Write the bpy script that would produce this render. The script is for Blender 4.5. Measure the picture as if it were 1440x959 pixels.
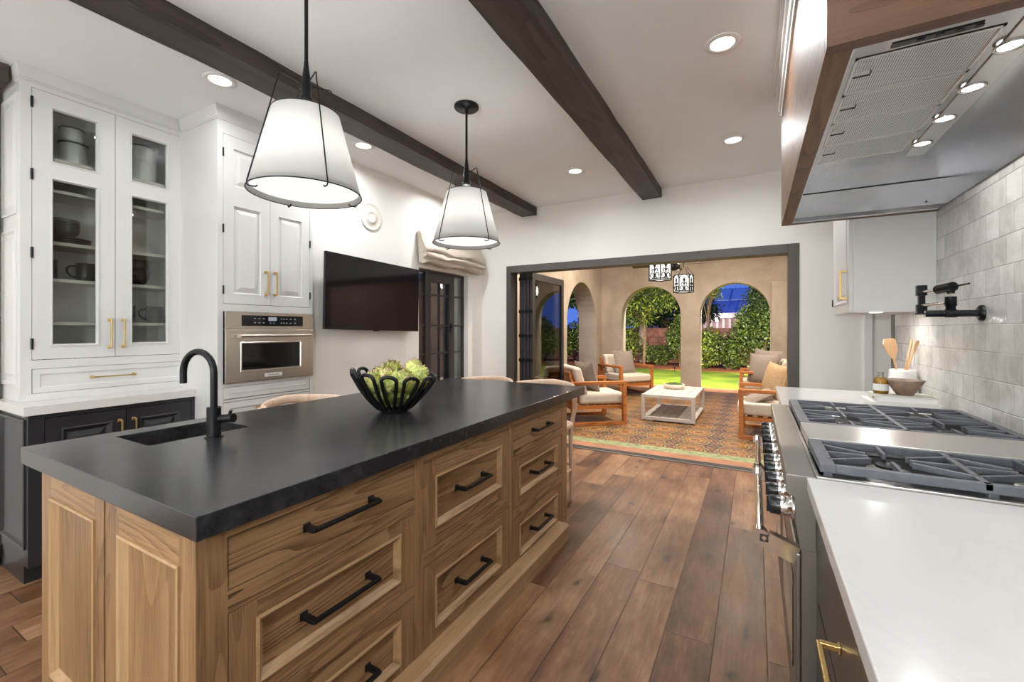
import bpy, math, random
import numpy as np
from mathutils import Vector, Matrix
random.seed(7)
PI = math.pi
C = bpy.context.scene
COL = C.collection
for o in list(bpy.data.objects):
    bpy.data.objects.remove(o)

# ------------------------------------------------------------------ camera, world, exposure
cam_d = bpy.data.cameras.new('camera')
cam = bpy.data.objects.new('camera', cam_d)
COL.objects.link(cam)
cam.location = (0, 0, 1.33)
cam.rotation_euler = (math.radians(90), 0, math.radians(29.09))
cam_d.sensor_width = 36
cam_d.lens = 36 * 614.7 / 1440
cam_d.shift_y = -16.5 / 1440
cam_d.clip_start = 0.02
C.camera = cam
C.view_settings.view_transform = 'Standard'
C.view_settings.look = 'None'
C.view_settings.exposure = 0.15
C.view_settings.gamma = 1
C.view_settings.use_curve_mapping = False
try:
    C.cycles.use_denoising = True
    C.cycles.max_bounces = 14
    C.cycles.diffuse_bounces = 8
    C.cycles.glossy_bounces = 5
    C.cycles.transparent_max_bounces = 16
    C.cycles.sample_clamp_indirect = 6
    C.cycles.caustics_reflective = False
    C.cycles.caustics_refractive = False
except Exception:
    pass

W = bpy.data.worlds.new('dusk_sky')
C.world = W
W.use_nodes = True
nt = W.node_tree
nt.nodes.clear()
wo = nt.nodes.new('ShaderNodeOutputWorld')
bg = nt.nodes.new('ShaderNodeBackground')
tc = nt.nodes.new('ShaderNodeTexCoord')
sx = nt.nodes.new('ShaderNodeSeparateXYZ')
rp = nt.nodes.new('ShaderNodeValToRGB')
rp.color_ramp.elements[0].position = 0.0
rp.color_ramp.elements[0].color = (0.12, 0.25, 0.90, 1)
rp.color_ramp.elements[1].position = 0.6
rp.color_ramp.elements[1].color = (.03, .09, .50, 1)
nt.links.new(tc.outputs['Generated'], sx.inputs[0])
nt.links.new(sx.outputs[2], rp.inputs[0])
nt.links.new(rp.outputs[0], bg.inputs[0])
bg.inputs[1].default_value = 0.8
nt.links.new(bg.outputs[0], wo.inputs[0])

DOWNLIGHT_W = 7
PENDANT_W = 3.6
FILL_GLOBE_W = 74
HOOD_W = 1.3
PATIO_W = 66
GARDEN_W = 210

def light(name, kind, loc, power, color=(1, 1, 1), size=0.1, rot=(0, 0, 0), shape='DISK', size_y=None, parent=None, spread=None):
    d = bpy.data.lights.new(name, kind)
    d.energy = power
    d.color = color
    if kind == 'AREA':
        d.shape = shape
        d.size = size
        if size_y: d.size_y = size_y
        if spread: d.spread = spread
    elif kind == 'SPOT':
        d.shadow_soft_size = size; d.spot_size = spread or 2.0; d.spot_blend = 0.6
    else:
        d.shadow_soft_size = size
    o = bpy.data.objects.new(name, d)
    COL.objects.link(o)
    o.location = loc
    o.rotation_euler = rot
    if parent: o.parent = parent
    return o

# ------------------------------------------------------------------ materials
class N:
    """small node helper"""
    def __init__(s, name):
        m = bpy.data.materials.new(name); m.use_nodes = True
        s.m = m; s.t = m.node_tree; s.b = s.t.nodes['Principled BSDF']; s.out = s.t.nodes['Material Output']
    def n(s, t, **k):
        x = s.t.nodes.new('ShaderNode' + t)
        for a, v in k.items(): setattr(x, a, v)
        return x
    def l(s, a, b): s.t.links.new(a, b)
    def setv(s, sock, v):
        if hasattr(v, 'is_linked') or isinstance(v, bpy.types.NodeSocket): s.l(v, sock)
        else: sock.default_value = v
    def math(s, op, a, b=None, c=None, clamp=False):
        x = s.n('Math', operation=op); x.use_clamp = clamp
        s.setv(x.inputs[0], a)
        if b is not None: s.setv(x.inputs[1], b)
        if c is not None: s.setv(x.inputs[2], c)
        return x.outputs[0]
    def coord(s, scale=(1, 1, 1), loc=(0, 0, 0), rot=(0, 0, 0), kind='Object'):
        tcn = s.n('TexCoord'); mp = s.n('Mapping')
        mp.inputs['Scale'].default_value = scale; mp.inputs['Location'].default_value = loc; mp.inputs['Rotation'].default_value = rot
        s.l(tcn.outputs[kind], mp.inputs[0]); return mp.outputs[0]
    def noise(s, vec, scale, detail=4, rough=.5, dist=0):
        x = s.n('TexNoise'); x.inputs['Scale'].default_value = scale; x.inputs['Detail'].default_value = detail
        x.inputs['Roughness'].default_value = rough; x.inputs['Distortion'].default_value = dist
        if vec is not None: s.l(vec, x.inputs['Vector'])
        return x.outputs['Fac']
    def ramp(s, fac, stops, interp='LINEAR'):
        x = s.n('ValToRGB'); x.color_ramp.interpolation = interp
        e = x.color_ramp.elements
        while len(e) < len(stops): e.new(0.5)
        for i, (p, c) in enumerate(stops):
            e[i].position = p; e[i].color = (*c, 1) if len(c) == 3 else c
        s.l(fac, x.inputs[0]); return x.outputs[0]
    def mix(s, f, a, b, blend='MIX'):
        x = s.n('Mix', data_type='RGBA', blend_type=blend)
        s.setv(x.inputs[0], f)
        for i, v in ((6, a), (7, b)):
            if isinstance(v, tuple): x.inputs[i].default_value = (*v, 1) if len(v) == 3 else v
            else: s.l(v, x.inputs[i])
        return x.outputs[2]
    def bump(s, h, strength=.3, dist=.01):
        x = s.n('Bump'); x.inputs['Strength'].default_value = strength; x.inputs['Distance'].default_value = dist
        s.l(h, x.inputs['Height']); s.l(x.outputs[0], s.b.inputs['Normal'])
    def base(s, c):
        if isinstance(c, tuple): s.b.inputs['Base Color'].default_value = (*c, 1)
        else: s.l(c, s.b.inputs['Base Color'])
        return s
    def pr(s, rough=.5, metal=0, **k):
        s.setv(s.b.inputs['Roughness'], rough); s.b.inputs['Metallic'].default_value = metal
        for a, v in k.items(): s.b.inputs[a.replace('_', ' ')].default_value = v
        return s

def simple(name, col, rough=.5, metal=0, var=.06, nscale=6, bump=0, **k):
    q = N(name)
    v = q.coord()
    f = q.noise(v, nscale, 3)
    lo = tuple(max(0, c * (1 - var)) for c in col); hi = tuple(min(1, c * (1 + var)) for c in col)
    q.base(q.ramp(f, [(.3, lo), (.7, hi)])); q.pr(rough, metal, **k)
    if bump: q.bump(q.noise(v, nscale * 6, 4), bump, .004)
    return q.m

def wood(name, dark, mid, light_, axis='y', scale=1.0, rough=.45, rings=7, bump=.15, contrast=1, fig=.42):
    q = N(name)
    def co(k):
        st = {'x': (k, 1, 1), 'y': (1, k, 1), 'z': (1, 1, k)}[axis]
        return q.coord(tuple(a * scale for a in st))
    big = q.noise(co(.13), 3.2, 3, .5, .3)
    fr = q.math('FRACT', q.math('MULTIPLY', big, float(rings) * 4))
    saw = q.math('MULTIPLY', q.math('POWER', fr, 1.4), q.noise(co(.25), 7, 3))                       # early wood fading into a darker late line
    pores = q.noise(co(.035), 210, 3, .65)
    streak = q.noise(co(.05), 34, 3, .6)
    tone = q.noise(co(.3), 2.2, 2)
    f = q.math('MULTIPLY_ADD', saw, -fig * contrast, .20 + fig * .3)
    f = q.math('ADD', f, q.math('MULTIPLY', pores, .40)); f = q.math('ADD', f, q.math('MULTIPLY', streak, .26)); f = q.math('ADD', f, q.math('MULTIPLY', tone, .22))
    q.base(q.ramp(f, [(.43, dark), (.585, mid), (.78, light_)]))
    q.pr(rough)
    q.bump(pores, bump, .002)
    return q.m

M = {}
M['wall'] = simple('plaster_white', (.84, .815, .775), .75, var=.015, nscale=3, bump=.10)
M['ceiling'] = simple('plaster_ceiling', (.88, .89, .90), .8, var=.02, nscale=2, bump=.35)
M['cabinet_white'] = simple('painted_white', (.69, .68, .665), .38, var=.01)
M['cabinet_inside'] = simple('painted_inside', (.62, .58, .52), .5, var=.01)
M['cabinet_black'] = simple('painted_black', (.022, .022, .026), .32, var=.1)
M['cabinet_brown'] = simple('painted_dark_brown', (.035, .028, .025), .3, var=.1)
M['white_trim'] = simple('trim_white', (.8, .79, .77), .4, var=.01)
oakd, oakm, oakl = (.042, .019, .008), (.185, .098, .044), (.32, .185, .088)
M['oak_y'] = wood('oak_horizontal', oakd, oakm, oakl, 'y')
M['oak_x'] = wood('oak_horizontal_x', oakd, oakm, oakl, 'x')
M['oak_z'] = wood('oak_vertical', oakd, oakm, oakl, 'z', rings=4, fig=.2)
M['oak_trim'] = wood('oak_moulding', (.20, .11, .05), (.32, .19, .092), (.44, .28, .145), 'y', rings=2, fig=.12)
M['oak_trim_z'] = wood('oak_moulding_upright', (.20, .11, .05), (.32, .19, .092), (.44, .28, .145), 'z', rings=2, fig=.12)
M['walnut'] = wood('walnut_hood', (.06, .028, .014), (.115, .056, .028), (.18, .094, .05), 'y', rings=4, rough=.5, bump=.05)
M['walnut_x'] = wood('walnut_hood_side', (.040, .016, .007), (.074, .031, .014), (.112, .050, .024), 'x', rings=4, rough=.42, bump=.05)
M['beam'] = wood('beam_wood', (.022, .014, .011), (.042, .027, .021), (.07, .05, .04), 'y', rings=2, rough=.6, bump=.4)
M['teak'] = wood('teak', (.22, .06, .012), (.38, .125, .028), (.50, .19, .05), 'y', rings=3, rough=.5)
M['ash'] = wood('ash_wood', (.50, .33, .22), (.66, .46, .33), (.76, .58, .44), 'z', rings=2, rough=.5)
M['light_wood'] = wood('beech_utensil', (.48, .25, .11), (.62, .36, .18), (.72, .46, .26), 'z', rings=3)
M['black_metal'] = simple('black_metal', (.014, .014, .016), .35, .6, var=.1)
M['dark_bronze'] = simple('dark_bronze', (.045, .038, .036), .42, .3, var=.1)
M['bronze_grey'] = simple('bronze_grey', (.085, .075, .068), .45, .2, var=.06)
M['iron_grate'] = simple('cast_iron', (.13, .135, .155), .5, .35, var=.15, nscale=30, bump=.2)
M['brass'] = simple('brushed_brass', (.72, .50, .20), .28, 1, var=.08)
M['chrome'] = simple('polished_chrome', (.78, .77, .76), .12, 1, var=.03)
M['black_plastic'] = simple('black_knob', (.012, .014, .015), .25, 0, var=.1)
M['glass_black'] = simple('black_glass', (.006, .005, .006), .06, 0, var=.1)
M['screen'] = simple('tv_screen', (.009, .005, .007), .08, 0, var=.1, Specular_IOR_Level=.32)
M['white_ceramic'] = simple('white_ceramic', (.75, .74, .72), .3, var=.03)
M['grey_ceramic'] = simple('charcoal_ceramic', (.06, .062, .065), .4, var=.1)
M['stone_bowl'] = simple('brown_stoneware', (.22, .14, .095), .55, var=.35, nscale=18, bump=.2)
M['planter'] = simple('cream_planter', (.62, .57, .48), .7, var=.08)
M['moss'] = simple('moss', (.05, .09, .02), .9, var=.5, nscale=60, bump=1)
M['cushion_white'] = simple('cream_cushion', (.58, .53, .46), .9, var=.04, nscale=20, bump=.2)
M['cushion_grey'] = simple('grey_cushion', (.24, .20, .175), .9, var=.12, nscale=60, bump=.4)
M['cushion_tan'] = simple('tan_cushion', (.42, .29, .17), .9, var=.10, nscale=40, bump=.3)
M['linen'] = simple('linen_shade_fabric', (.55, .48, .40), .9, var=.16, nscale=70, bump=.5)
M['white_table'] = simple('whitewashed_wood', (.50, .465, .44), .6, var=.06, nscale=8)
M['paper'] = simple('paper_pages', (.75, .74, .71), .8, var=.04, nscale=200)
M['book_cream'] = simple('book_cover_cream', (.66, .65, .58), .5, var=.02)
M['book_white'] = simple('book_cover_white', (.78, .77, .75), .45, var=.02)
M['ink'] = simple('black_ink', (.04, .04, .035), .6)
M['oil'] = simple('olive_oil', (.80, .38, .01), .1, var=.05, Transmission_Weight=.5)
M['speaker'] = simple('speaker_white', (.70, .66, .61), .6, var=.01)
M['mulch'] = simple('red_mulch', (.30, .085, .03), .95, var=.5, nscale=30, bump=1)
M['roof_reflection'] = simple('roof_reflection_pale_blue', (.80, .88, 1.0), .4, var=.05)  # pale colour stands in for light reflected off the upper roof
M['roof_tile'] = simple('roof_dusk_tint', (.40, .52, .85), .6, var=.25, nscale=8)  # blue of the reflected dusk sky is put into the roof colour
M['house_wall'] = simple('house_wall', (.55, .40, .38), .8, var=.08)
M['bark'] = simple('bark', (.14, .09, .055), .9, var=.4, nscale=12, bump=.8)
M['terracotta'] = simple('terracotta_step', (.34, .15, .075), .6, var=.2, nscale=5)
M['garden_wall'] = None

def brushed(name, col, axis, rough=.28, metal=1.0):
    q = N(name)
    sc = {'x': (.5, 60, 60), 'y': (60, .5, 60), 'z': (60, 60, .5)}[axis]
    f = q.noise(q.coord(sc), 16, 2, .5)
    q.base(q.ramp(f, [(.3, tuple(c * .965 for c in col)), (.7, col)]))
    r = q.math('MULTIPLY_ADD', f, .05, rough - .025)
    q.pr(r, metal); q.bump(f, .01, .0003)
    return q.m
M['steel_y'] = brushed('brushed_steel', (.62, .60, .575), 'y')
M['steel_warm'] = brushed('brushed_steel_oven', (.66, .60, .53), 'y', .26)
M['steel_x'] = brushed('brushed_steel_x', (.66, .65, .63), 'x', .30)
M['steel_hood'] = brushed('hood_steel', (.50, .50, .515), 'x', .20)
M['steel_range'] = brushed('range_steel', (.30, .285, .265), 'y', .38)

def mat_perforated():
    q = N('perforated_steel')
    v = q.coord((1, 1, 1)); s_ = q.n('SeparateXYZ'); q.l(v, s_.inputs[0])
    a = q.math('SINE', q.math('MULTIPLY', q.math('ADD', s_.outputs[0], s_.outputs[1]), 480))
    b = q.math('SINE', q.math('MULTIPLY', q.math('SUBTRACT', s_.outputs[0], s_.outputs[1]), 480))
    f = q.math('GREATER_THAN', q.math('MULTIPLY', a, b), .22)
    q.base(q.mix(f, (.74, .74, .74), (.05, .05, .055)))
    q.pr(.35); q.b.inputs['Metallic'].default_value = .85
    return q.m
M['perforated'] = mat_perforated()

def mat_soapstone():
    q = N('black_soapstone')
    v = q.coord()
    f = q.noise(v, 3.0, 8, .72, .25); g = q.noise(v, 34, 4, .6)
    c = q.ramp(q.math('MULTIPLY_ADD', g, .35, q.math('MULTIPLY', f, .7)), [(.36, (.009, .009, .011)), (.54, (.022, .022, .025)), (.72, (.055, .053, .055))])
    q.base(c)
    q.pr(q.math('MULTIPLY_ADD', f, .10, .20)); q.b.inputs['Specular IOR Level'].default_value = .62
    q.bump(q.noise(v, 60, 4, .6), .16, .002)
    return q.m
M['soapstone'] = mat_soapstone()

def mat_quartz(name, col):
    q = N(name); v = q.coord()
    f = q.noise(v, 1.6, 5, .6, 1.2); g = q.noise(v, 90, 2)
    vein = q.math('ABSOLUTE', q.math('SUBTRACT', f, .5))
    q.base(q.mix(q.ramp(vein, [(0, (.6, .6, .6)), (.012, (0, 0, 0))]), col, tuple(c * .95 for c in col)))
    q.pr(.16)
    return q.m
M['quartz'] = mat_quartz('white_quartz', (.62, .61, .60))
M['quartz_warm'] = mat_quartz('grey_quartz', (.68, .655, .63))

def mat_floor():
    q = N('oak_planks'); tcn = q.n('TexCoord'); s_ = q.n('SeparateXYZ'); q.l(tcn.outputs['Object'], s_.inputs[0])
    x, y = s_.outputs[0], s_.outputs[1]
    PW, PL = .197, 1.9
    xi = q.math('DIVIDE', q.math('ADD', x, .941 + .197 * 50), PW); ix = q.math('FLOOR', xi); fx = q.math('FRACT', xi)
    wn = q.n('TexWhiteNoise', noise_dimensions='1D'); q.l(ix, wn.inputs['W'])
    yo = q.math('ADD', q.math('DIVIDE', q.math('ADD', y, 20.0), PL), wn.outputs['Value']); iy = q.math('FLOOR', yo); fy = q.math('FRACT', yo)
    cb = q.n('CombineXYZ'); q.l(ix, cb.inputs[0]); q.l(iy, cb.inputs[1])
    w2 = q.n('TexWhiteNoise', noise_dimensions='2D'); q.l(cb.outputs[0], w2.inputs['Vector'])
    rnd = w2.outputs['Value']
    # grain coordinates shifted per plank
    cg = q.n('CombineXYZ')
    q.l(x, cg.inputs[0]); q.l(q.math('MULTIPLY', y, .11), cg.inputs[1]); q.l(q.math('MULTIPLY', rnd, 37.0), cg.inputs[2])
    g1 = q.noise(cg.outputs[0], 11, 4, .6, .5)
    g2 = q.noise(cg.outputs[0], 75, 4, .65)
    cg2 = q.n('CombineXYZ'); q.l(x, cg2.inputs[0]); q.l(q.math('MULTIPLY', y, .55), cg2.inputs[1]); q.l(q.math('MULTIPLY', rnd, 11.0), cg2.inputs[2])
    blot = q.noise(cg2.outputs[0], 4.2, 5, .6, .3)
    tone = q.math('MULTIPLY_ADD', rnd, .21, q.math('MULTIPLY', g1, .32))
    tone = q.math('ADD', tone, q.math('MULTIPLY', g2, .24)); tone = q.math('ADD', tone, q.math('MULTIPLY', blot, .46))
    col = q.ramp(tone, [(.42, (.038, .015, .007)), (.54, (.115, .047, .020)), (.66, (.20, .096, .045)), (.82, (.35, .20, .11))])
    vo = q.n('TexVoronoi', feature='F1', voronoi_dimensions='2D'); vo.inputs['Scale'].default_value = 3.3
    cg3 = q.n('CombineXYZ'); q.l(q.math('ADD', x, q.math('MULTIPLY', rnd, 7.0)), cg3.inputs[0]); q.l(q.math('MULTIPLY', y, .55), cg3.inputs[1])
    dn = q.n('TexNoise'); dn.inputs['Scale'].default_value = 11; q.l(cg3.outputs[0], dn.inputs['Vector'])
    vm = q.n('VectorMath', operation='MULTIPLY_ADD'); q.l(dn.outputs['Color'], vm.inputs[0]); vm.inputs[1].default_value = (.07, .12, 0); q.l(cg3.outputs[0], vm.inputs[2])
    q.l(vm.outputs[0], vo.inputs['Vector'])
    pick = q.n('SeparateXYZ'); q.l(vo.outputs['Color'], pick.inputs[0])
    on = q.math('GREATER_THAN', pick.outputs[0], .45)
    knot = q.ramp(vo.outputs['Distance'], [(.02, (1, 1, 1)), (.085, (0, 0, 0))])
    halo = q.ramp(vo.outputs['Distance'], [(.05, (1, 1, 1)), (.34, (0, 0, 0))])
    col = q.mix(q.math('MULTIPLY', q.math('MULTIPLY', halo, on), .42), col, (.05, .02, .010))
    col = q.mix(q.math('MULTIPLY', q.math('MULTIPLY', knot, on), .85), col, (.015, .007, .004))
    ex = q.math('MINIMUM', fx, q.math('SUBTRACT', 1.0, fx)); ey = q.math('MULTIPLY', q.math('MINIMUM', fy, q.math('SUBTRACT', 1.0, fy)), PL / PW)
    ed = q.math('MINIMUM', ex, ey)
    gap = q.ramp(ed, [(.004, (1, 1, 1)), (.016, (0, 0, 0))])
    col = q.mix(q.math('MULTIPLY', gap, .8), col, (.02, .009, .005))
    q.base(col)
    q.pr(q.math('MULTIPLY_ADD', blot, .30, .24)); q.b.inputs['Specular IOR Level'].default_value = .35
    h = q.math('SUBTRACT', q.math('MULTIPLY_ADD', g1, .5, q.math('MULTIPLY', g2, .35)), q.math('MULTIPLY', gap, 1.2))
    scr = q.noise(q.coord((1, 9, 1)), 9, 4, .6)
    h = q.math('ADD', h, q.math('MULTIPLY', scr, .5))
    q.bump(h, .28, .004)
    return q.m
M['floor'] = mat_floor()

def mat_zellige():
    q = N('zellige_tile'); tcn = q.n('TexCoord'); s_ = q.n('SeparateXYZ'); q.l(tcn.outputs['Object'], s_.inputs[0])
    y, z = s_.outputs[1], s_.outputs[2]
    T = .119
    zi = q.math('DIVIDE', q.math('SUBTRACT', z, .875), T); iz = q.math('FLOOR', zi); fz = q.math('FRACT', zi)
    off = q.math('MULTIPLY', q.math('MODULO', q.math('ABSOLUTE', iz), 2.0), .5)
    yi = q.math('ADD', q.math('DIVIDE', q.math('ADD', y, 10), T), off); iy = q.math('FLOOR', yi); fy = q.math('FRACT', yi)
    cb = q.n('CombineXYZ'); q.l(iy, cb.inputs[0]); q.l(iz, cb.inputs[1])
    w2 = q.n('TexWhiteNoise', noise_dimensions='2D'); q.l(cb.outputs[0], w2.inputs['Vector']); r = w2.outputs['Value']
    v = q.coord(); n1 = q.noise(v, 9, 5, .65, .5); n2 = q.noise(v, 40, 3)
    t = q.math('ADD', q.math('MULTIPLY', r, .26), q.math('MULTIPLY', n1, .85))
    col = q.ramp(t, [(.25, (.46, .435, .41)), (.5, (.62, .60, .57)), (.8, (.76, .75, .725))])
    ed = q.math('MINIMUM', q.math('MINIMUM', fy, q.math('SUBTRACT', 1.0, fy)), q.math('MINIMUM', fz, q.math('SUBTRACT', 1.0, fz)))
    ed = q.math('ADD', ed, q.math('MULTIPLY', q.math('SUBTRACT', n2, .5), .03))
    gap = q.ramp(ed, [(.006, (1, 1, 1)), (.022, (0, 0, 0))])
    col = q.mix(q.math('MULTIPLY', gap, .30), col, (.50, .47, .43))
    q.base(col); q.pr(.10)
    # tilt per tile + pillow + waviness
    tilt = q.math('MULTIPLY', q.math('SUBTRACT', w2.outputs['Value'], .5), q.math('ADD', fy, fz))
    h = q.math('ADD', q.math('MULTIPLY', n1, .8), q.math('SUBTRACT', q.math('MULTIPLY', tilt, .9), q.math('MULTIPLY', gap, .6)))
    q.bump(h, .55, .012)
    return q.m
M['zellige'] = mat_zellige()

def mat_encaustic():
    q = N('encaustic_tile'); tcn = q.n('TexCoord'); s_ = q.n('SeparateXYZ'); q.l(tcn.outputs['Object'], s_.inputs[0])
    T = .42
    def cell(a, off):
        return q.math('SUBTRACT', q.math('FRACT', q.math('ADD', q.math('DIVIDE', a, T), off)), .5)
    x, y = s_.outputs[0], s_.outputs[1]
    def rad(ox):
        a, b = cell(x, 20 + ox), cell(y, 20 + ox)
        r = q.math('SQRT', q.math('ADD', q.math('MULTIPLY', a, a), q.math('MULTIPLY', b, b)))
        th = q.math('ARCTAN2', a, b)
        return a, b, r, th
    a, b, r, th = rad(0)
    a2, b2, r2, th2 = rad(.5)
    pet = q.math('SINE', q.math('MULTIPLY', th, 8.0)); pet2 = q.math('SINE', q.math('MULTIPLY', th2, 4.0))
    rr = q.math('ADD', r, q.math('MULTIPLY', pet, .035)); rr2 = q.math('ADD', r2, q.math('MULTIPLY', pet2, .05))
    cA = q.ramp(rr, [(0, (.40, .10, .03)), (.07, (.03, .02, .02)), (.11, (.42, .29, .09)), (.19, (.33, .10, .03)), (.27, (.36, .23, .07)), (.33, (.03, .02, .018)), (.37, (.40, .27, .12)), (.42, (.13, .07, .04)), (.5, (.30, .13, .05))], 'CONSTANT')
    cB = q.ramp(rr2, [(0, (.10, .035, .03)), (.06, (.40, .28, .12)), (.10, (.06, .04, .03)), (.19, (.12, .07, .045)), (.23, (.50, .38, .18)), (.245, (1, 1, 1))], 'CONSTANT')
    inside = q.math('LESS_THAN', rr2, .245)
    col = q.mix(inside, cA, cB)
    diag = q.math('LESS_THAN', q.math('ABSOLUTE', q.math('SUBTRACT', q.math('ABSOLUTE', a), q.math('ABSOLUTE', b))), .012)
    col = q.mix(q.math('MULTIPLY', diag, .8), col, (.03, .02, .018))
    n = q.noise(q.coord(), 14, 5)
    col = q.mix(q.ramp(n, [(.35, (0, 0, 0)), (.7, (.22, .22, .22))]), col, (.10, .06, .03))
    # seams of the 0.21 m tiles
    g = q.math('MINIMUM', q.math('ABSOLUTE', a), q.math('ABSOLUTE', b)); g2 = q.math('MINIMUM', q.math('ABSOLUTE', a2), q.math('ABSOLUTE', b2))
    seam = q.math('LESS_THAN', q.math('MINIMUM', g, g2), .005)
    col = q.mix(q.math('MULTIPLY', seam, .5), col, (.12, .07, .04))
    col = q.mix(.15, col, (.03, .02, .015))
    q.base(col); q.pr(.42)
    return q.m
M['encaustic'] = mat_encaustic()
M['green_tile'] = simple('green_border_tile', (.26, .30, .15), .45, var=.35, nscale=14)

def mat_stucco():
    q = N('patio_stucco'); v = q.coord()
    n = q.noise(v, 1.1, 5, .6, .3); n2 = q.noise(v, 30, 4)
    q.base(q.ramp(n, [(.3, (.29, .235, .185)), (.5, (.40, .34, .28)), (.7, (.49, .43, .37))]))
    q.pr(.85); q.bump(n2, .25, .006)
    return q.m
M['stucco'] = mat_stucco()

def mat_grass():
    q = N('lawn'); v = q.coord((1, 1, 1))
    n = q.noise(v, 1.4, 4); n2 = q.noise(v, 60, 4, .7)
    q.base(q.ramp(q.math('ADD', q.math('MULTIPLY', n, .6), q.math('MULTIPLY', n2, .4)), [(.35, (.09, .17, .008)), (.65, (.30, .38, .018))]))
    q.pr(.9); q.bump(n2, 1, .03)
    return q.m
M['grass'] = mat_grass()

def leafmat(name, a, b, rough=.5):
    q = N(name); v = q.coord()
    n = q.noise(v, 23, 2, .8)
    q.base(q.ramp(n, [(.35, a), (.62, b)])); q.pr(rough)
    q.b.inputs['Subsurface Weight'].default_value = 0
    return q.m
M['leaf_dark'] = leafmat('leaf_dark', (.008, .020, .010), (.045, .075, .022), .38)
M['leaf_mid'] = leafmat('leaf_mid', (.018, .042, .010), (.125, .165, .028), .42)
M['leaf_yellow'] = leafmat('leaf_yellow', (.08, .14, .015), (.34, .38, .04), .5)
M['artichoke'] = leafmat('artichoke_bract', (.26, .36, .05), (.78, .76, .26), .45)
M['artichoke_tip'] = leafmat('artichoke_tip', (.34, .20, .12), (.62, .46, .28), .6)

def mat_brick():
    q = N('pink_block_wall'); 
    br = q.n('TexBrick'); br.inputs['Color1'].default_value = (.40, .18, .15, 1); br.inputs['Color2'].default_value = (.30, .13, .11, 1)
    br.inputs['Mortar'].default_value = (.20, .10, .09, 1); br.inputs['Scale'].default_value = 1
    br.inputs['Brick Width'].default_value = .4; br.inputs['Row Height'].default_value = .2; br.inputs['Mortar Size'].default_value = .008
    q.l(q.coord(rot=(math.radians(-90), 0, 0)), br.inputs['Vector'])
    q.base(br.outputs['Color']); q.pr(.9)
    return q.m
M['garden_wall'] = mat_brick()

def mat_glass(name, tint=(1, 1, 1), refl=.09):
    q = N(name)
    tr = q.n('BsdfTransparent'); tr.inputs[0].default_value = (*tint, 1)
    gl = q.n('BsdfGlossy'); gl.inputs['Roughness'].default_value = .02
    lw = q.n('LayerWeight'); lw.inputs['Blend'].default_value = .25
    f = q.math('MULTIPLY_ADD', lw.outputs['Fresnel'], .8, refl, clamp=True)
    mx = q.n('MixShader'); q.l(f, mx.inputs[0]); q.l(tr.outputs[0], mx.inputs[1]); q.l(gl.outputs[0], mx.inputs[2])
    q.l(mx.outputs[0], q.out.inputs[0]); return q.m
M['glass'] = mat_glass('clear_glass', (.93, .95, .93), .03)
M['glass_window'] = mat_glass('window_glass', (.92, .92, .88), .04)
M['glass_door'] = mat_glass('door_glass', (.62, .62, .60), .10)

def mat_shade():
    q = N('pendant_fabric')
    df = q.n('BsdfDiffuse'); df.inputs[0].default_value = (.62, .615, .60, 1)
    tl = q.n('BsdfTranslucent'); tl.inputs[0].default_value = (.88, .875, .86, 1)
    mx = q.n('MixShader'); mx.inputs[0].default_value = .52
    w = q.noise(q.coord(), 220, 2)
    bp = q.n('Bump'); bp.inputs['Strength'].default_value = .1; q.l(w, bp.inputs['Height']); q.l(bp.outputs[0], df.inputs['Normal'])
    q.l(df.outputs[0], mx.inputs[1]); q.l(tl.outputs[0], mx.inputs[2]); q.l(mx.outputs[0], q.out.inputs[0]); return q.m
M['shade'] = mat_shade()

def emis(name, col, s):
    q = N(name)
    e = q.n('Emission'); e.inputs[0].default_value = (*col, 1); e.inputs[1].default_value = s
    q.l(e.outputs[0], q.out.inputs[0]); return q.m
M['lamp'] = emis('lamp_glow', (1, .97, .93), 6)
M['diffuser'] = emis('lamp_diffuser', (1, .985, .965), .92)
M['lantern_glow'] = emis('lantern_glow', (1, .95, .90), 1.3)
M['display'] = emis('oven_display', (.8, .9, 1), .35)

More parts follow.
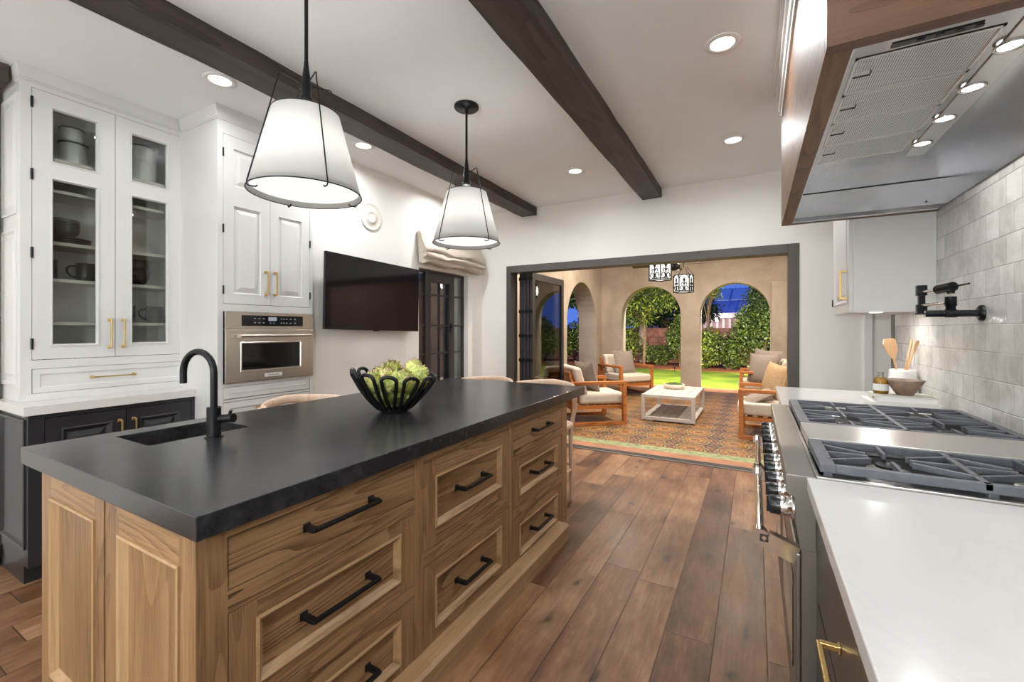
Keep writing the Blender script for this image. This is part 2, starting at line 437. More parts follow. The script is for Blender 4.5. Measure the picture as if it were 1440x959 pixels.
# ------------------------------------------------------------------ mesh builder
class MB:
    def __init__(s, org=(0, 0, 0)):
        s.v = []; s.f = []; s.mi = []; s.sm = []; s.m = 0; s.smooth = False; s.org = Vector(org)
    def add(s, vs, fs, smooth=None):
        b = len(s.v); s.v += [tuple(p) for p in vs]
        for f in fs:
            s.f.append([i + b for i in f]); s.mi.append(s.m); s.sm.append(s.smooth if smooth is None else smooth)
    def box(s, x0, x1, y0, y1, z0, z1, mp=None):
        if x0 > x1: x0, x1 = x1, x0
        if y0 > y1: y0, y1 = y1, y0
        if z0 > z1: z0, z1 = z1, z0
        P = [(x0, y0, z0), (x1, y0, z0), (x1, y1, z0), (x0, y1, z0), (x0, y0, z1), (x1, y0, z1), (x1, y1, z1), (x0, y1, z1)]
        if mp: P = [mp(*p) for p in P]
        s.add(P, [(0, 3, 2, 1), (4, 5, 6, 7), (0, 1, 5, 4), (1, 2, 6, 5), (2, 3, 7, 6), (3, 0, 4, 7)], False)
    def hexa(s, P):
        s.add(P, [(0, 3, 2, 1), (4, 5, 6, 7), (0, 1, 5, 4), (1, 2, 6, 5), (2, 3, 7, 6), (3, 0, 4, 7)], False)
    def bar(s, a, b, w, h, up=(0, 0, 1)):
        a, b, up = Vector(a), Vector(b), Vector(up)
        d = (b - a).normalized(); sd = d.cross(up).normalized(); u = sd.cross(d).normalized()
        P = []
        for q in (a, b):
            for i, j in ((-1, -1), (1, -1), (1, 1), (-1, 1)): P.append(q + sd * (i * w / 2) + u * (j * h / 2))
        s.add(P, [(0, 1, 2, 3), (4, 7, 6, 5), (0, 4, 5, 1), (1, 5, 6, 2), (2, 6, 7, 3), (3, 7, 4, 0)], False)
    def tube(s, path, r, n=10, closed=False, caps=True):
        path = [Vector(p) for p in path]; L = len(path)
        rr = r if isinstance(r, (list, tuple)) else [r] * L
        prev = None; rings = []
        for i, p in enumerate(path):
            if closed: t = (path[(i + 1) % L] - path[i - 1]).normalized()
            else: t = (path[min(i + 1, L - 1)] - path[max(i - 1, 0)]).normalized()
            if prev is None:
                a = Vector((0, 0, 1)) if abs(t.z) < .9 else Vector((1, 0, 0))
                u = t.cross(a).normalized()
            else:
                u = (prev - t * prev.dot(t)).normalized()
            prev = u; w = t.cross(u)
            rings.append([p + (u * math.cos(2 * PI * k / n) + w * math.sin(2 * PI * k / n)) * rr[i] for k in range(n)])
        vs = [q for R in rings for q in R]; fs = []
        for i in range(L if closed else L - 1):
            j = (i + 1) % L
            for k in range(n): fs.append((i * n + k, i * n + (k + 1) % n, j * n + (k + 1) % n, j * n + k))
        s.add(vs, fs, True)
        if caps and not closed:
            s.add(rings[0], [tuple(range(n))[::-1]], False); s.add(rings[-1], [tuple(range(n))], False)
    def cyl(s, c, r, h, n=24, axis='z', r2=None):
        c = Vector(c); d = {'x': Vector((1, 0, 0)), 'y': Vector((0, 1, 0)), 'z': Vector((0, 0, 1))}[axis]
        s.tube([c, c + d * h], [r, r if r2 is None else r2], n)
    def lathe(s, prof, c=(0, 0, 0), n=32, sm=True, closed=False):
        vs = []; fs = []; c = Vector(c); L = len(prof)
        for (r, z) in prof:
            for k in range(n): vs.append((c.x + r * math.cos(2 * PI * k / n), c.y + r * math.sin(2 * PI * k / n), c.z + z))
        for i in range(L if closed else L - 1):
            j = (i + 1) % L
            for k in range(n): fs.append((i * n + k, i * n + (k + 1) % n, j * n + (k + 1) % n, j * n + k))
        s.add(vs, fs, sm)
    def prism(s, poly, mp, a, b):
        n = len(poly); P = [mp(u, v, a) for u, v in poly] + [mp(u, v, b) for u, v in poly]
        s.add(P, [tuple(range(n))[::-1], tuple(range(n, 2 * n))] + [(i, (i + 1) % n, n + (i + 1) % n, n + i) for i in range(n)], False)
    def rings(s, mp, u0, u1, v0, v1, prof, cap=True):
        """concentric rectangles: prof = [(inset, w)...]"""
        vs = []; fs = []
        for (t, w) in prof:
            for (a, b) in ((u0 + t, v0 + t), (u1 - t, v0 + t), (u1 - t, v1 - t), (u0 + t, v1 - t)): vs.append(mp(a, b, w))
        for i in range(len(prof) - 1):
            for k in range(4): fs.append((i * 4 + k, i * 4 + (k + 1) % 4, i * 4 + 4 + (k + 1) % 4, i * 4 + 4 + k))
        if cap: L = (len(prof) - 1) * 4; fs.append((L, L + 1, L + 2, L + 3))
        s.add(vs, fs, False)
    def build(s, name, mats, parent=None, bevel=0, seg=2, subsurf=0):
        me = bpy.data.meshes.new(name)
        off = s.org
        me.from_pydata([(v[0] - off.x, v[1] - off.y, v[2] - off.z) for v in s.v], [], s.f)
        if not isinstance(mats, (list, tuple)): mats = [mats]
        for m_ in mats: me.materials.append(M[m_] if isinstance(m_, str) else m_)
        me.polygons.foreach_set('material_index', s.mi); me.polygons.foreach_set('use_smooth', s.sm)
        me.update()
        o = bpy.data.objects.new(name, me); COL.objects.link(o)
        if parent: o.parent = parent
        if bevel:
            b = o.modifiers.new('bevel', 'BEVEL'); b.width = bevel; b.segments = seg; b.limit_method = 'ANGLE'; b.angle_limit = math.radians(40)
        if subsurf:
            q = o.modifiers.new('sub', 'SUBSURF'); q.levels = subsurf; q.render_levels = subsurf
        return o
    def solo(s, name, mats, label, cat, group=None, **k):
        xs = [v[0] for v in s.v]; ys = [v[1] for v in s.v]; zs = [v[2] for v in s.v]
        s.org = Vector(((min(xs) + max(xs)) / 2, (min(ys) + max(ys)) / 2, min(zs)))
        o = s.build(name, mats, None, **k); o.location = s.org; tag(o, label, cat, group); return o
    def struct(s, name, mats, **k):
        o = s.build(name, mats, None, **k); o['kind'] = 'structure'; return o

def tag(o, label, cat, group=None, kind=None):
    o['label'] = label; o['category'] = cat
    if group: o['group'] = group
    if kind: o['kind'] = kind
    return o
def thing(name, label, cat, loc=(0, 0, 0), rz=0, group=None):
    o = bpy.data.objects.new(name, None); COL.objects.link(o); o.empty_display_size = .1
    o.location = loc; o.rotation_euler = (0, 0, rz); return tag(o, label, cat, group)
def sthing(name, loc=(0, 0, 0)):
    o = bpy.data.objects.new(name, None); COL.objects.link(o); o.location = loc; o['kind'] = 'structure'; return o
def dup(root, loc, rz=None, label=None, group=None, rot=None):
    r = root.copy(); COL.objects.link(r); r.location = loc
    if rz is not None: r.rotation_euler = (0, 0, rz)
    if rot is not None: r.rotation_euler = rot
    if label: r['label'] = label
    if group: r['group'] = group
    for ch in list(root.children):
        c = ch.copy(); COL.objects.link(c); c.parent = r
        for g in list(ch.children):
            d = g.copy(); COL.objects.link(d); d.parent = c
    return r
def plabel(o, s): o['label'] = s; return o

# mappings: (u,v,w) -> world; u horizontal, v vertical, w outwards
def map_px(x):   # face looking +X, u = y
    return lambda u, v, w: (x + w, u, v)
def map_nx(x):   # face looking -X
    return lambda u, v, w: (x - w, u, v)
def map_ny(y):   # face looking -Y, u = x
    return lambda u, v, w: (u, y - w, v)

def arc(c, r, a0, a1, n, plane='xz'):
    out = []
    for i in range(n + 1):
        a = a0 + (a1 - a0) * i / n
        p, q = r * math.cos(a), r * math.sin(a)
        out.append({'xz': (c[0] + p, c[1], c[2] + q), 'xy': (c[0] + p, c[1] + q, c[2]), 'yz': (c[0], c[1] + p, c[2] + q)}[plane])
    return out
def text_mesh(s, size, mp, depth=.0008, name='lettering', mat='ink', parent=None, org=(0, 0, 0)):
    cu = bpy.data.curves.new(name, 'FONT'); cu.body = s; cu.size = size; cu.extrude = depth; cu.align_x = 'CENTER'; cu.align_y = 'CENTER'
    t = bpy.data.objects.new('tmp', cu); COL.objects.link(t)
    bpy.context.view_layer.update()
    me = bpy.data.meshes.new_from_object(t.evaluated_get(bpy.context.evaluated_depsgraph_get()))
    bpy.data.objects.remove(t)
    for v in me.vertices:
        p = mp(v.co.x, v.co.y, v.co.z); v.co = (p[0] - org[0], p[1] - org[1], p[2] - org[2])
    me.materials.clear(); me.materials.append(M[mat])
    o = bpy.data.objects.new(name, me); COL.objects.link(o)
    if parent: o.parent = parent
    return o

# ================================================================== STRUCTURE
b = MB(); b.box(-4.0, 2.3, -3.6, 4.62, -.12, 0); b.struct('floor', 'floor')
b = MB(); b.box(-4.0, 2.3, -3.6, 4.86, 2.76, 2.95); b.struct('ceiling', 'ceiling')
b = MB()
for y0, y1, z0, z1 in ((2.205, 3.435, 0, 2.76), (3.435, 4.312, 1.965, 2.76), (4.312, 4.618, 0, 2.76), (3.435, 4.312, 0, .12)):
    b.box(-3.25, -3.0, y0, y1, z0, z1)
b.struct('wall_left', 'wall')
b = MB(); b.box(-4.0, -3.82, .745, 2.205, 0, 2.76); b.struct('wall_left', 'wall')
b = MB(); b.box(-3.82, -3.62, 2.0, 2.205, 0, 2.76); b.struct('wall_left', 'wall')
b = MB(); b.box(-4.0, -3.725, -3.6, .745, 0, 2.76); b.struct('wall_left', 'wall')
b = MB()
OX0, OX1, OZ = -2.644, .341, 2.094
b.box(-3.25, OX0, 4.618, 4.86, 0, 2.76); b.box(OX1, 2.3, 4.618, 4.86, 0, 2.76); b.box(OX0, OX1, 4.618, 4.86, OZ, 2.76)
b.struct('wall_far', 'wall')
b = MB(); b.box(-4.0, 2.3, -3.75, -3.6, 0, 2.95); b.struct('wall_back', 'wall')
b = MB(); b.box(.88, 1.02, -3.6, 4.10, 0, 2.76); b.struct('wall_right', 'zellige')
b = MB(); b.box(2.1, 2.3, 4.0, 4.618, 0, 2.76); b.box(1.02, 2.3, 3.9, 4.1, 0, 2.76); b.struct('wall_passage', 'wall')
b = MB(); b.box(.875, 1.03, 4.10, 4.175, 0, 2.76); b.struct('trim_1', 'bronze_grey')
b = MB(); b.box(.79, .85, 4.598, 4.618, 0, 2.76); b.struct('trim_2', 'white_trim', bevel=.006)
# baseboards
b = MB(); b.box(-3.72, -3.70, -3.6, .745, 0, .13); b.struct('baseboard_left', 'white_trim', bevel=.004)
b = MB(); b.box(OX1 + .02, .88, 4.60, 4.618, 0, .13); b.struct('baseboard_far', 'white_trim', bevel=.004)

# opening frame + track
b = MB()
FW = .062
b.box(OX0, OX0 + FW, 4.608, 4.78, 0, OZ); b.box(OX1 - .085, OX1, 4.608, 4.78, 0, OZ); b.box(OX0 + FW, OX1 - .085, 4.608, 4.78, OZ - .082, OZ)
b.box(OX0, OX1, 4.618, 4.76, -.02, .006); b.box(OX0, OX1, 4.67, 4.69, .006, .012); b.box(OX0, OX1, 4.71, 4.72, .006, .012)
b.struct('door_1', 'bronze_grey', bevel=.003)

# folding door leaves stacked at the left: each a thing
def fold_leaf(x, y0, y1, w, label, glass=True):
    t = thing('folding_door_leaf', label, 'door', (x, y0, .015))
    q = MB((x, y0, .015)); z0, z1 = .02, 2.03; s = .075
    q.box(x - w / 2, x + w / 2, y0, y0 + s, z0, z1); q.box(x - w / 2, x + w / 2, y1 - s, y1, z0, z1)
    q.box(x - w / 2, x + w / 2, y0 + s, y1 - s, z1 - .09, z1); q.box(x - w / 2, x + w / 2, y0 + s, y1 - s, z0, z0 + .11)
    q.build('door_frame', 'dark_bronze', t, bevel=.004)
    q = MB((x, y0, .015)); q.box(x - .004, x + .004, y0 + s, y1 - s, z0 + .11, z1 - .09); q.build('glass_pane', 'glass_door', t)
    q = MB((x, y0, .015))
    for z in (.25, .95, 1.25, 1.55, 1.95):
        q = MB((x, y0, .015)); q.box(x - w / 2 - .004, x + w / 2 + .004, y0 - .010, y0 + .002, z - .02, z + .02); q.build('hinge', 'black_metal', t, bevel=.002)
    return t
xs = [-2.545, -2.497, -2.449, -2.401]
lb = ['dark bronze glazed folding leaf against the left jamb', 'dark bronze folding leaf, second from the left jamb in the stack',
      'dark bronze folding leaf, third from the left jamb in the stack', 'outermost glazed folding leaf, its whole clear pane in view']
for i, x in enumerate(xs):
    fold_leaf(x, 4.80, 5.60 if i < 3 else 5.80, .040, lb[i])['group'] = 'bifold door leaves'

# ---- french window in the left wall
W1 = sthing('window_1', (-3.08, 3.756, .12))
WO = (-3.08, 3.756, .12)
ys0, ys1, zt = 3.435, 4.312, 1.965
q = MB(WO)
X0, X1 = -3.13, -3.06
q.box(X0, X1, ys0, ys0 + .04, .12, zt); q.box(X0, X1, ys1 - .035, ys1, .12, zt); q.box(X0, X1, ys0, ys1, zt - .035, zt); q.box(X0, X1, ys0, ys1, .12, .17)
q.box(X0, X1 + .01, 3.60, 3.655, .12, zt); q.box(X0, X1 + .01, 4.055, 4.105, .12, zt)
q.box(X0, X1 + .01, 3.655, 4.055, 1.885, zt - .035)
q.build('window_frame', 'dark_bronze', W1, bevel=.003)
q = MB(WO)
q.box(-3.085, -3.045, 3.655, 3.685, .17, 1.885); q.box(-3.085, -3.045, 4.01, 4.055, .17, 1.885); q.box(-3.085, -3.045, 3.685, 4.01, 1.84, 1.885); q.box(-3.085, -3.045, 3.685, 4.01, .17, .26)
q.build('casement_frame', 'dark_bronze', W1, bevel=.003)
q = MB(WO)
for z in (1.704, 1.372, 1.067, .75, .43):
    q.box(-3.078, -3.060, ys0, ys1, z - .009, z + .009)
q.box(-3.078, -3.058, 3.84, 3.856, .26, 1.84)
q.build('muntin', 'dark_bronze', W1)
q = MB(WO); q.box(-3.071, -3.067, ys0 + .04, ys1 - .03, .17, 1.93); q.build('glass_pane', 'glass_window', W1)
q = MB(WO); q.box(-3.045, -3.035, 4.02, 4.045, 1.30, 1.40); q.tube([(-3.035, 4.032, 1.36), (-3.01, 4.032, 1.36), (-3.0, 4.0, 1.35), (-3.0, 3.955, 1.315)], .007)
q.build('window_handle', 'black_metal', W1)

# ---- roman shade
def roman():
    prof = [(.006, 2.325), (.03, 2.33), (.055, 2.30), (.075, 2.24), (.105, 2.175), (.125, 2.135), (.112, 2.12), (.085, 2.118), (.11, 2.105), (.135, 2.08), (.13, 2.055), (.09, 2.052), (.105, 2.04), (.118, 2.02), (.10, 2.0), (.05, 1.995), (.02, 2.0)]
    q = MB(); n = 46; vs = []; fs = []
    y0, y1 = 3.405, 4.50
    for i in range(n + 1):
        y = y0 + (y1 - y0) * i / n; e = min(i, n - i) / n
        for k, (w, z) in enumerate(prof):
            a = min(1, k / 6)
            dz = (.010 * math.sin(y * 11 + k * .9) + .006 * math.sin(y * 29 + k)) * a - .028 * a * math.sin(PI * i / n) * -1 * .3
            dw = .012 * math.sin(y * 9 + k * 1.7) * a
            vs.append((-3.0 + max(.003, w + dw), y, z + dz))
    L = len(prof)
    for i in range(n):
        for k in range(L - 1): fs.append((i * L + k, i * L + L + k, i * L + L + k + 1, i * L + k + 1))
    q.add(vs, fs, True)
    q.add([vs[k] for k in range(L)], [tuple(range(L))], False); q.add([vs[n * L + k] for k in range(L)], [tuple(range(L))[::-1]], False)
    return q.solo('roman_shade', 'linen', 'gathered oatmeal linen roman shade above the black window', 'window shade')
roman()

# ================================================================== BEAMS
for x0, x1, y1, z0, lab in ((-2.433, -2.236, 4.617, 2.667, 'dark wood ceiling beam behind the two pendant lamps'),
                            (-1.021, -.826, 4.617, 2.667, 'dark wood ceiling beam ending right of the second pendant'),
                            (-3.72, -3.525, .742, 2.667, 'short end of dark ceiling beam touching the glass cabinet')):
    b = MB(); nseg = 40 if y1 > 1 else 24; P = []
    for i in range(nseg + 1):
        y = -3.59 + (y1 + 3.59) * i / nseg
        j = .0035 if y1 > 1 else 0
        a = [random.uniform(-j, j) for _ in range(4)]
        P.append([(x0 + a[0], y, z0 + a[1]), (x1 + a[2], y, z0 + a[3]), (x1 + a[2], y, 2.7595), (x0 + a[0], y, 2.7595)])
    vs = [p for R in P for p in R]; fs = []
    for i in range(nseg):
        for k in range(4): fs.append((i * 4 + k, i * 4 + (k + 1) % 4, i * 4 + 4 + (k + 1) % 4, i * 4 + 4 + k))
    fs += [(0, 3, 2, 1), (nseg * 4, nseg * 4 + 1, nseg * 4 + 2, nseg * 4 + 3)]
    b.add(vs, fs, False); b.solo('ceiling_beam', 'beam', lab, 'beam', 'ceiling beams')

# ================================================================== DOWNLIGHTS
def globe(x, y, z, lab, pw=1):  # invented fill lamp, out of view, evens out the room light
    t = thing('fill_globe', lab, 'pendant lamp', (x, y, 2.76), 0, 'added fill globes behind the camera')
    q = MB(); q.lathe([(0, 0), (.07, 0), (.07, -.025), (.01, -.03), (.01, z + .15 - 2.76), (.05, z + .14 - 2.76), (.05, z + .11 - 2.76), (0, z + .11 - 2.76)], (0, 0, 0), 24); q.build('stem', 'black_metal', t)
    q = MB(); q.lathe([(.16 * math.sin(a), z - 2.76 - .16 * math.cos(a)) for a in np.linspace(0, PI - .3, 18)], (0, 0, 0), 32); q.build('globe', 'glass', t)
    light('fill_globe_bulb', 'POINT', (0, 0, z - 2.76), FILL_GLOBE_W * pw, (.89, .955, 1), .12, parent=t)
for x, y, pw in ((-2.6, -2.3, .52), (-.35, -1.35, 1.35), (-1.4, -2.8, 1.1)): globe(x, y, 1.5, 'clear glass globe added for fill light, unseen behind the camera', pw)
def downlight(x, y, lab, group, z=2.76, r=.055, power=None):
    t = thing('recessed_downlight', lab, 'ceiling light', (x, y, z), 0, group)
    q = MB(); q.lathe([(r, -.001), (r + .028, -.001), (r + .026, -.006), (r + .004, -.009), (r, -.004)], (0, 0, 0), 40, closed=True); q.build('trim_ring', 'white_trim', t)
    q = MB(); q.lathe([(0, -.003), (r, -.003)], (0, 0, 0), 32); q.build('lens', 'lamp', t)
    light('downlight_lamp', 'AREA', (0, 0, -.012), DOWNLIGHT_W if power is None else power, (.97, .985, 1), r * 1.9, parent=t, spread=math.radians(172))
for x, y, pw, l in ((-2.68, 1.374, 4, 'recessed downlight in front of the white cabinets, left of the beam'),
                (-2.66, 2.405, 10, 'recessed downlight beside the beam, just right of the first pendant'),
                (-2.63, 3.616, 8.5, 'recessed downlight seen through the second pendant wires'),
                (-1.418, 3.722, 9.5, 'recessed downlight between the two long beams'),
                (-.145, 3.687, 9, 'recessed downlight nearest the far wall, right of the beams'),
                (-.143, 2.417, 10, 'largest recessed downlight, top right of the ceiling')):
    downlight(x, y, l, 'ceiling downlights', power=pw)
for x, y in ((-.143, .2), (-1.42, -.55), (-2.66, .1), (-.143, -1.7), (-1.42, -1.9), (-2.66, -1.7)):  # extra downlights added out of view to brighten the room
    downlight(x, y, 'unseen recessed downlight added for fill light behind the camera', 'added fill downlights behind the camera')

# ================================================================== PANEL HELPERS
def frame_door(q, mp, u0, u1, v0, v1, fw, t=.02, mats=(0, 1, 0), raised=False, bead=True, fb=None, ft=None):
    """butt-jointed frame: mats = (rail, stile, panel) indices; returns nothing"""
    fb = fb or fw; ft = ft or fw
    q.m = mats[1]; q.box(u0, u0 + fw, v0, v1, 0, t, mp); q.box(u1 - fw, u1, v0, v1, 0, t, mp)
    q.m = mats[0]; q.box(u0 + fw, u1 - fw, v0, v0 + fb, 0, t, mp); q.box(u0 + fw, u1 - fw, v1 - ft, v1, 0, t, mp)
    a, b_, c, d = u0 + fw, u1 - fw, v0 + fb, v1 - ft
    q.m = mats[3] if len(mats) > 3 else mats[0]
    if bead: q.rings(mp, a - .004, b_ + .004, c - .004, d + .004, [(0, t - .002), (0, t + .005), (.006, t + .007), (.011, t + .003), (.016, t - .004), (.024, t * .35), (.026, t * .3)], cap=False)
    q.m = mats[2]
    if raised: q.rings(mp, a, b_, c, d, [(.018, t * .3), (.026, t * .25), (.052, t * .85), (.054, t * .9)])
    else: q.rings(mp, a, b_, c, d, [(0, t * .3), (.03, t * .3)])

def bar_pull(mp, c, length, stand, r, parent, org, mat='black_metal', vertical=False, square=True, name='handle'):
    q = MB(org); u, v = c; h = length / 2
    A = [(u, v - h), (u, v + h)] if vertical else [(u - h, v), (u + h, v)]
    P0 = mp(A[0][0], A[0][1], stand); P1 = mp(A[1][0], A[1][1], stand)
    ext = Vector(P1) - Vector(P0); ext.normalize(); n = Vector(mp(0, 0, 1)) - Vector(mp(0, 0, 0))
    if square:
        q.bar(Vector(P0) - ext * r, Vector(P1) + ext * r, r * 1.5, r * 2, up=n)
        for a in A: q.bar(mp(a[0], a[1], 0), mp(a[0], a[1], stand), r * 2.2, r * 2.2, up=ext); q.bar(mp(a[0], a[1], 0), mp(a[0], a[1], .006), r * 3.2, r * 3.2, up=ext)
        return q.build(name, mat, parent, bevel=r * .45)
    q.tube([Vector(P0) - ext * .012, Vector(P1) + ext * .012], r, 12)
    for a in A:
        q.tube([mp(a[0], a[1], 0), mp(a[0], a[1], stand + r * 1.4)], [r * 1.25, r * 1.25], 12); q.tube([mp(a[0], a[1], 0), mp(a[0], a[1], .006)], r * 2.0, 14)
        q.tube([Vector(mp(a[0], a[1], stand)) - ext * .018, Vector(mp(a[0], a[1], stand)) + ext * .018], r * 1.5, 12)
    return q.build(name, mat, parent)

# ================================================================== ISLAND
IX = -1.106; IYN = .517; IYF = 2.744; IXL = -2.10
mpI = map_px(IX - .02)   # drawer fronts proud of carcass, face at IX
units = [((IYN, 1.267), 'island drawer unit nearest the camera, three wide oak drawers and panelled end', [('plain', .585, 1.243, .700, .832), ('p', .585, 1.243, .376, .648), ('p', .585, 1.243, .078, .339)]),
         ((1.267, 1.981), 'middle island unit with two deep oak drawers', [('p', 1.291, 1.958, .474, .820), ('p', 1.291, 1.958, .078, .420)]),
         ((1.981, IYF), 'far island drawer unit beside the stool, three narrower-looking oak drawers', [('plain', 2.003, 2.658, .690, .819), ('p', 2.003, 2.658, .384, .643), ('p', 2.003, 2.658, .060, .330)])]
for (y0, y1), lab, drs in units:
    org = (IX, (y0 + y1) / 2, 0)
    t = thing('island_cabinet', lab, 'kitchen island cabinet', org, 0, 'oak island units')
    q = MB(org)
    # carcass behind the frame, open at the top for the sink
    q.box(IXL + .02, IX - .05, y0 + (.018 if y0 < .6 else 0), y0 + .036, .0, .855); q.box(IXL + .02, IX - .05, y1 - .018, y1, .0, .855)
    q.box(IXL, IXL + .02, y0 + .02, y1, 0, .855); q.box(IXL + .02, IX - .05, y0 + .036, y1 - .018, .03, .05)
    q.m = 1; q.build('carcass', ['oak_x', 'oak_z'], t)
    # face frame
    q = MB(org); d0, d1 = drs[0][1], drs[0][2]; zt_ = drs[0][4]; xb = IX - .042
    ys_ = y0 + (.0185 if y0 < .6 else 0)
    q.m = 1; q.box(xb, IX, ys_, d0, 0.05, .856); q.box(xb, IX, d1, y1, 0.05, .856)
    q.m = 0; q.box(xb, IX, d0, d1, zt_, .856); q.box(xb, IX, d0, d1, 0.05, drs[-1][3])
    for a, b2 in zip(drs[:-1], drs[1:]): q.box(xb, IX, d0, d1, b2[4], a[3])
    q.build('face_frame', ['oak_y', 'oak_z'], t)
    for kind, u0, u1, v0, v1 in drs:
        g = .003
        q = MB(org); mp = map_px(IX - .021)
        if kind == 'plain': q.box(u0 + g, u1 - g, v0 + g, v1 - g, 0, .019, mp)
        else: frame_door(q, mp, u0 + g, u1 - g, v0 + g, v1 - g, .075 if v1 - v0 > .3 else .070, .019, (0, 1, 0, 2), ft=.070 if v1 - v0 > .3 else .05, fb=.070 if v1 - v0 > .3 else .05)
        dr = q.build('drawer', ['oak_y', 'oak_z', 'oak_trim'], t)
        zc = (v0 + v1) / 2 + .005
        bar_pull(map_px(IX - (.002 if kind == 'plain' else .0155)), ((u0 + u1) / 2, zc), .235 if y0 < 1.2 else .20, (.040 if kind == 'plain' else .052), .0076, dr, org, name='pull_handle')
    q = MB(org); q.m = 0
    ya = y0 - (.06 if y0 < .6 else 0); yb = y1 if y1 < 2.7 else 2.60
    q.box(IX - .02, -1.032, ya, yb, 0, .085); q.prism([(IX - .02, .085), (-1.032, .085), (-1.045, .097), (IX - .02, .10)], lambda u, v, w: (u, w, v), ya, yb)
    if y0 < .6:
        q.box(IXL - .03, IX - .02, y0 - .06, y0 - .002, 0, .085)
        q.prism([(y0 - .002, .085), (y0 - .06, .085), (y0 - .047, .097), (y0 - .002, .10)], lambda u, v, w: (w, u, v), IXL - .03, IX - .02)
    q.build('plinth', 'oak_trim', t)
    if y0 < .6:   # decorative end panels facing the camera
        mp = map_ny(y0 + .018)
        q = MB(org)
        q.m = 1; q.box(IXL, -2.075, .0, .856, 0, .018, mp); q.m = 0; q.box(-2.075, IX, 0, .10, 0, .018, mp)
        frame_door(q, mp, -2.075, -1.604, .10, .856, .062, .018, (0, 1, 1, 2), ft=.08, fb=.10)
        frame_door(q, mp, -1.582, IX - .001, .10, .856, .076, .018, (0, 1, 1, 2), ft=.085, fb=.10)
        q.m = 1; q.box(-1.604, -1.582, .10, .856, 0, .010, mp); q.box(-1.598, -1.588, .10, .856, .010, .016, mp)
        q.build('end_panel', ['oak_x', 'oak_z', 'oak_trim_z'], t)

# worktop with sink cut-out
SX0, SX1, SY0, SY1 = -2.165, -1.89, .735, 1.095
b = MB(); TX0, TX1, TY0, TY1 = -2.266, -1.081, .505, 3.03
xsq = [TX0, SX0, SX1, TX1]; ysq = [TY0, SY0, SY1, TY1]
vs = []; 
for z in (.914, .857):
    for y in ysq:
        for x in xsq: vs.append((x, y, z))
fs = []
for j in range(3):
    for i in range(3):
        if i == 1 and j == 1: continue
        a = j * 4 + i; fs.append((a, a + 1, a + 5, a + 4)); fs.append((a + 16, a + 20, a + 21, a + 17))
for i in range(3):
    fs.append((i, i + 16, i + 17, i + 1)); a = 12 + i; fs.append((a, a + 1, a + 17, a + 16))
    a = i * 4; fs.append((a, a + 4, a + 20, a + 16)); a = i * 4 + 3; fs.append((a, a + 16, a + 20, a + 4))
fs += [(5, 6, 22, 21), (9, 25, 26, 10), (5, 21, 25, 9), (6, 10, 26, 22)]
b.add(vs, fs, False)
b.solo('island_worktop', 'soapstone', 'black honed stone slab covering the oak island', 'countertop', bevel=.0025)
# sink
b = MB()
sx0, sx1, sy0, sy1, zt, zb = SX0 - .012, SX1 + .012, SY0 - .012, SY1 + .012, .8565, .70
b.box(sx0 - .01, sx0 + .012, sy0, sy1, zb, zt); b.box(sx1 - .012, sx1 + .01, sy0, sy1, zb, zt); b.box(sx0 - .01, sx1 + .01, sy0 - .01, sy0 + .012, zb, zt); b.box(sx0 - .01, sx1 + .01, sy1 - .012, sy1 + .01, zb, zt); b.box(sx0 - .01, sx1 + .01, sy0 - .01, sy1 + .01, zb - .01, zb)
b.m = 1; b.cyl(((sx0 + sx1) / 2, (sy0 + sy1) / 2, zb), .03, .004)
b.m = 0
b.solo('sink', ['grey_ceramic', 'chrome'], 'small black undermount prep sink sunk in the island', 'sink')
# faucet
fx, fy = -1.826, .915
t = thing('faucet', 'black gooseneck bar faucet beside the island sink', 'faucet', (fx, fy, .914)); O = (fx, fy, .914)
q = MB(O); q.cyl((fx, fy, .914), .031, .004, 32); q.cyl((fx, fy, .918), .0245, .112, 32); q.build('base', 'black_metal', t, bevel=.001)
q = MB(O); R_ = .082; zc = 1.160
path = [(fx, fy, 1.03), (fx, fy, 1.10), (fx, fy, zc)] + [(fx - R_ + R_ * math.cos(a), fy - .03 * (1 - math.cos(a)) * .5, zc + R_ * math.sin(a)) for a in np.linspace(.12, PI - .08, 18)] + [(fx - 2 * R_, fy - .03, zc - .01), (fx - 2 * R_, fy - .03, zc - .045)]
q.tube(path, .0125, 16); q.build('spout', 'black_metal', t)
q = MB(O); q.tube([(fx + .02, fy + .012, .985), (fx + .066, fy + .03, .989)], .0155, 18); q.tube([(fx + .066, fy + .03, .989), (fx + .074, fy + .033, .990)], .017, 18)
q.tube([(fx + .058, fy + .027, 1.0), (fx + .063, fy + .029, 1.018)], .006, 10); q.build('lever', 'black_metal', t)

